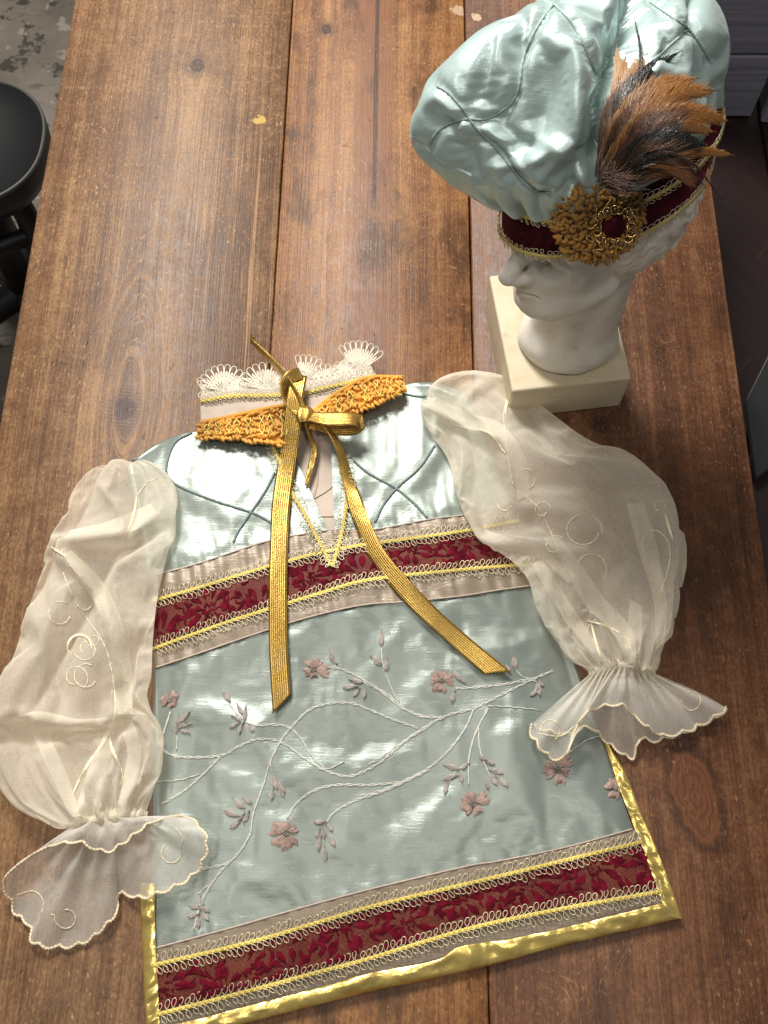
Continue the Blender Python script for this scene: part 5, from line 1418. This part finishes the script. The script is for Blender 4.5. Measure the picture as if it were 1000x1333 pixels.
for ringi, (rad, cnt, h, ln) in enumerate(((.0282, 50, .001, .0036), (.0268, 48, .0036, .0034), (.0242, 44, .0060, .0033), (.0210, 38, .0076, .0032), (.0178, 32, .0085, .0031), (.0142, 24, .0088, .0031), (.0105, 16, .0088, .0031), (.0065, 10, .0088, .0031))):
    for j in range(cnt):
        a = (j + .5 * (ringi % 2) + r2.uniform(-.25, .25)) / cnt * 2 * math.pi; r_ = rad * r2.uniform(.94, 1.05)
        o = bpy.data.objects.new('tuft', r2.choice(blobs)); C.objects.link(o)
        pos = RP(r_ * math.cos(a), r_ * math.sin(a), h + r2.uniform(-.0014, .0016))
        a += r2.uniform(-.7, .7); ax = rx * math.cos(a) + ry * math.sin(a) + rn * r2.uniform(-.4, .6); ax /= np.linalg.norm(ax); ay = np.cross(rn, ax); ay /= np.linalg.norm(ay); az = np.cross(ax, ay)
        sx, sy, sz = ln * r2.uniform(.55, .95), .0023 * r2.uniform(.8, 1.25), .0022 * r2.uniform(.8, 1.2)
        Mx = Matrix(((ax[0] * sx, ay[0] * sy, az[0] * sz, pos[0]), (ax[1] * sx, ay[1] * sy, az[1] * sz, pos[1]), (ax[2] * sx, ay[2] * sy, az[2] * sz, pos[2]), (0, 0, 0, 1)))
        o.parent = ros; o.matrix_parent_inverse = Matrix.Identity(4); o.matrix_basis = Mx
# jewel and filigree, a little towards the lower right of the rosette
jx, jy = .0085, -.0005
rows = [np.array([RP(jx + .0078 * k * math.cos(a), jy + .0078 * k * math.sin(a), .0095 + h) for a in th_]) for k, h in ((1.0, 0), (.95, .002), (.75, .0036), (.4, .0044), (.02, .0046))]
MB().grid(np.stack(rows), closed_u=True).build('centre_stone', M['jewel'], ros)
for j in range(18):
    a = j / 18 * 2 * math.pi + r2.uniform(-.1, .1); R0 = .0115 * r2.uniform(.92, 1.1); mb = MB(); lr = r2.uniform(.0021, .0032)
    mb.tube([RP(jx + R0 * math.cos(a) + lr * math.cos(b), jy + R0 * math.sin(a) + lr * math.sin(b), .0112 + .0008 * math.sin(b * 2 + j)) for b in np.linspace(0, 2 * math.pi, 14)[:-1]], .00055, 5, closed=True)
    mb.build('filigree_loop', M['brass'], ros)
    if j % 3 != 1:
        bm = bmesh.new(); bmesh.ops.create_icosphere(bm, subdivisions=2, radius=r2.uniform(.0012, .0017)); c_ = RP(jx + R0 * 1.02 * math.cos(a), jy + R0 * 1.02 * math.sin(a), .0122)
        mb = MB(); mb.add([np.array(v.co) + c_ for v in bm.verts], [tuple(v.index for v in f.verts) for f in bm.faces]); bm.free(); mb.build('bead', M['bead'], ros)
for j in range(11):
    a = j / 11 * 2 * math.pi + .2; R0 = .0148 * r2.uniform(.9, 1.12)
    p0 = RP(jx + .012 * math.cos(a), jy + .012 * math.sin(a), .011); p1 = RP(jx + R0 * math.cos(a + .15), jy + R0 * math.sin(a + .15), .0118); p2 = RP(jx + (R0 + .003) * math.cos(a - .1), jy + (R0 + .003) * math.sin(a - .1), .0105)
    mb = MB(); mb.tube(resample([p0, p1, p2], 10), [.0004] * 8 + [.0008, .0006], 5); mb.build('filigree_twig', M['brass'], ros)

# ------------------------------------------------------------------ feathers
def feather_mat(name, base, midc, tip, gloss=.35, irid=0.0):
    g = Graph(name); u, v = g.uv(); p = g.pos()[0]
    n = g.noise(g.xyz(u * 9, v * 6, 0), 1.0, 2)
    au = g.math('ABSOLUTE', u)
    barb = g.noise(g.xyz((v - au * .16) * 240, u * 3.0, 0), 1.0, 3, .6)
    c = g.ramp(v + (n - .5) * .3, [(0.05, base), (.5, midc), (.95, tip)])
    c = g.mix(g.step(barb, .35, .62), g.mix(.35, c, (0, 0, 0)), c)
    c = g.mix(g.step(barb, .6, .72) * .3, c, g.mix(.3, c, (1, .65, .25)))
    c = g.mix(g.step(au, .0, .10, .5, 0), c, (.30, .16, .07))
    return g.done(g.bsdf(col=c, rough=gloss, spec=.5, metal=irid, sheen=.1, normal=g.bump(barb, .5, .0008)))
FM = {'orange': feather_mat('rust orange feather', (.05, .022, .008), (.34, .125, .020), (.44, .19, .040)),
      'brown': feather_mat('brown feather', (.025, .014, .010), (.13, .055, .022), (.27, .11, .035)),
      'dark': feather_mat('black green feather', (.014, .010, .008), (.016, .014, .011), (.012, .016, .011), .22, .1),
      'wine': feather_mat('dark wine feather', (.03, .014, .010), (.09, .034, .022), (.05, .016, .012), .3),
      'gold': feather_mat('tawny gold feather', (.16, .08, .03), (.44, .23, .075), (.50, .31, .14))}
FB = None
def feather(base, tip, bow, width, kind, seed, side_bias=0.0, fuzz=.25, n=70):
    """base, tip: (u, v, z); bow: sideways and upward arch of the quill"""
    r = random.Random(seed)
    b = P(*base[:2], base[2]); e = P(*tip[:2], tip[2]); d = e - b; L = np.linalg.norm(d); d0 = d / L
    view = CO - (b + e) / 2; view /= np.linalg.norm(view)
    sd = np.cross(d0, view); sd /= np.linalg.norm(sd); nn = np.cross(sd, d0)
    mid1 = b + d * .33 + sd * bow[0] * L + nn * bow[1] * L; mid2 = b + d * .68 + sd * bow[0] * L * .9 + nn * bow[1] * L * .8
    q = resample([b, mid1, mid2, e], n); t3 = np.gradient(q, axis=0); t3 /= np.linalg.norm(t3, axis=1)[:, None]
    s3 = np.cross(t3, nn); s3 /= np.linalg.norm(s3, axis=1)[:, None]; n3 = np.cross(s3, t3)
    mb = MB(); mb.tube(q, np.linspace(.00055, .00015, n), 4)
    prof = lambda t: width * (math.sin(math.pi * min(1, .04 + t * .96) ** .85) ** .75) * (1 if t < .8 else max(.03, 1 - ((t - .8) / .2) ** 1.5))
    wv_ = np.array([prof(i / (n - 1)) * (.86 + .10 * math.sin(i * 1.7 + seed) * r.random()) for i in range(n)])
    cs_ = np.array([-1, -.5, 0, .5, 1.0])
    vg = q[:, None] + s3[:, None] * (cs_[None] * wv_[:, None])[..., None] + t3[:, None] * (np.abs(cs_)[None] * wv_[:, None] * 1.6)[..., None] - n3[:, None] * (cs_[None] ** 2 * wv_[:, None] * .22 + .0003)[..., None]
    vg = vg + n3[:, None] * np.array([[r.uniform(-.00035, .00035) for _ in cs_] for _ in range(n)])[..., None]
    mb.grid(vg, np.stack([np.broadcast_to(cs_[None], (n, 5)), np.clip(np.linspace(0, 1, n)[:, None] + .05 * np.abs(cs_)[None], 0, 1)], -1))
    for i in range(2, n):
        t = i / (n - 1)
        w = prof(t) * 1.05 + .0002
        for sg in (1, -1):
            for rep in range(1):
                ww = w * r.uniform(1 - fuzz, 1 + fuzz * .3); fwd = ww * (2.0 + 1.4 * t) * r.uniform(.85, 1.15); dz = r.uniform(-.0004, .0005) - .18 * ww
                p0 = q[i] + t3[i] * r.uniform(-.5, .5) * L / n
                p1 = p0 + s3[i] * sg * ww * .55 + t3[i] * fwd * .45 + n3[i] * (.0006 + dz * .3)
                p2 = p0 + s3[i] * sg * ww + t3[i] * fwd + n3[i] * dz
                h = L / n * .75 + .00012
                k = t3[i] * h
                mb.add([p0 - k, p0 + k, p1 + k * .9, p1 - k * .9, p2], [(0, 1, 2, 3), (3, 2, 4)], [(sg * .1, t), (sg * .1, t), (sg * .5, t), (sg * .5, t), (sg, min(1, t + .06))])
    mb.build('feather', FM[kind], hat)
def down(base, spread, L, kind, cnt, seed, ang0, ang1):
    r = random.Random(seed); mb = MB()
    for i in range(cnt):
        a = r.uniform(ang0, ang1); l = L * r.uniform(.5, 1.1); u0 = base[0] + r.uniform(-1, 1) * spread; v0 = base[1] + r.uniform(-1, 1) * spread * .6; z0 = base[2] + r.uniform(-.004, .004)
        u1 = u0 + math.cos(a) * l; v1 = v0 - math.sin(a) * l; z1 = z0 + r.uniform(.0, .016)
        um, vm, zm = (u0 + u1) / 2 + r.uniform(-5, 5), (v0 + v1) / 2 + r.uniform(-5, 5), (z0 + z1) / 2 + .003
        q = resample(Pz([(u0, v0, z0), (um, vm, zm), (u1, v1, z1)]), 8); mb.tube(q, np.linspace(.00032, .00008, 8), 3)
    mb.build('down_tuft', FM[kind], hat)
zb_ = float(cast(cb_, np.array([775.]), np.array([215.]), 0)[0][2]) if cast(cb_, np.array([775.]), np.array([215.]), 0) is not None else .235
zF = zb_ + .013
base = (779, 238, zF)
fl_list = [  # base du,dv | tip u,v,dz | bow | width | kind
    (0, -10, 822, 38, .045, (.10, .10), .0016, 'dark'), (2, -16, 862, 84, .040, (-.10, .10), .0085, 'gold'), (0, -14, 838, 92, .042, (-.06, .12), .0075, 'gold'), (0, -12, 884, 86, .042, (-.12, .12), .0060, 'dark'),
    (2, -10, 868, 98, .040, (-.14, .12), .0080, 'brown'), (4, -14, 905, 122, .040, (-.16, .14), .0090, 'orange'), (4, -8, 930, 138, .036, (-.18, .14), .0095, 'orange'), (4, -6, 946, 164, .032, (-.20, .16), .0090, 'orange'),
    (5, -4, 925, 160, .036, (-.16, .20), .0085, 'brown'), (4, -2, 908, 168, .040, (-.10, .22), .0100, 'wine'), (6, 0, 892, 184, .046, (-.05, .23), .0120, 'dark'), (8, 2, 918, 196, .034, (-.16, .22), .0090, 'dark'),
    (8, 2, 895, 222, .030, (-.14, .20), .0100, 'orange'), (8, 4, 880, 212, .034, (-.08, .20), .0095, 'brown'), (8, 6, 912, 246, .016, (-.26, .20), .0065, 'wine'), (9, 6, 905, 250, .018, (-.22, .16), .0060, 'brown'),
    (9, 4, 936, 266, .010, (-.30, .18), .0011, 'wine'), (8, 2, 953, 208, .012, (-.10, .10), .0052, 'orange'), (9, 6, 870, 226, .028, (-.05, .20), .0080, 'brown'), (8, 8, 850, 226, .026, (.0, .20), .0080, 'brown'),
    (4, -4, 860, 140, .044, (-.08, .22), .0100, 'brown'), (4, -2, 880, 150, .044, (-.1, .2), .0090, 'orange'), (-2, -10, 812, 120, .036, (.0, .16), .0075, 'brown'), (-4, -8, 800, 140, .03, (.04, .16), .0070, 'brown'),
    (0, -12, 800, 78, .04, (.05, .10), .0050, 'gold'), (1, -12, 812, 92, .04, (.0, .12), .0060, 'orange'), (3, -8, 900, 140, .042, (-.14, .18), .0080, 'orange'), (3, -6, 915, 150, .04, (-.16, .18), .0070, 'brown'), (4, -8, 880, 118, .044, (-.13, .16), .0075, 'gold'), (6, 0, 930, 178, .03, (-.18, .2), .0070, 'orange'), (6, 2, 850, 180, .042, (-.02, .24), .0100, 'wine'), (6, 4, 840, 205, .034, (-.02, .22), .0090, 'brown'), (2, -6, 838, 160, .046, (0, .2), .0090, 'gold'), (8, 6, 900, 205, .034, (-.14, .2), .008, 'wine')]
for i, (du, dv, tu, tv, dz, bow_, w, kd) in enumerate(fl_list):
    feather((base[0] + du, base[1] + dv, zF), (tu + 3, tv - (20 if tv < 150 else 6), zF + dz * .6), bow_, w * .82, kd, 100 + i, fuzz=.3)
down((784, 232, zF + .004), 9, 50, 'brown', 110, 5, -.2, 1.6)
down((788, 238, zF + .006), 10, 40, 'wine', 130, 6, -.5, 1.2)
down((806, 240, zF + .006), 10, 36, 'dark', 60, 7, -.2, .9)
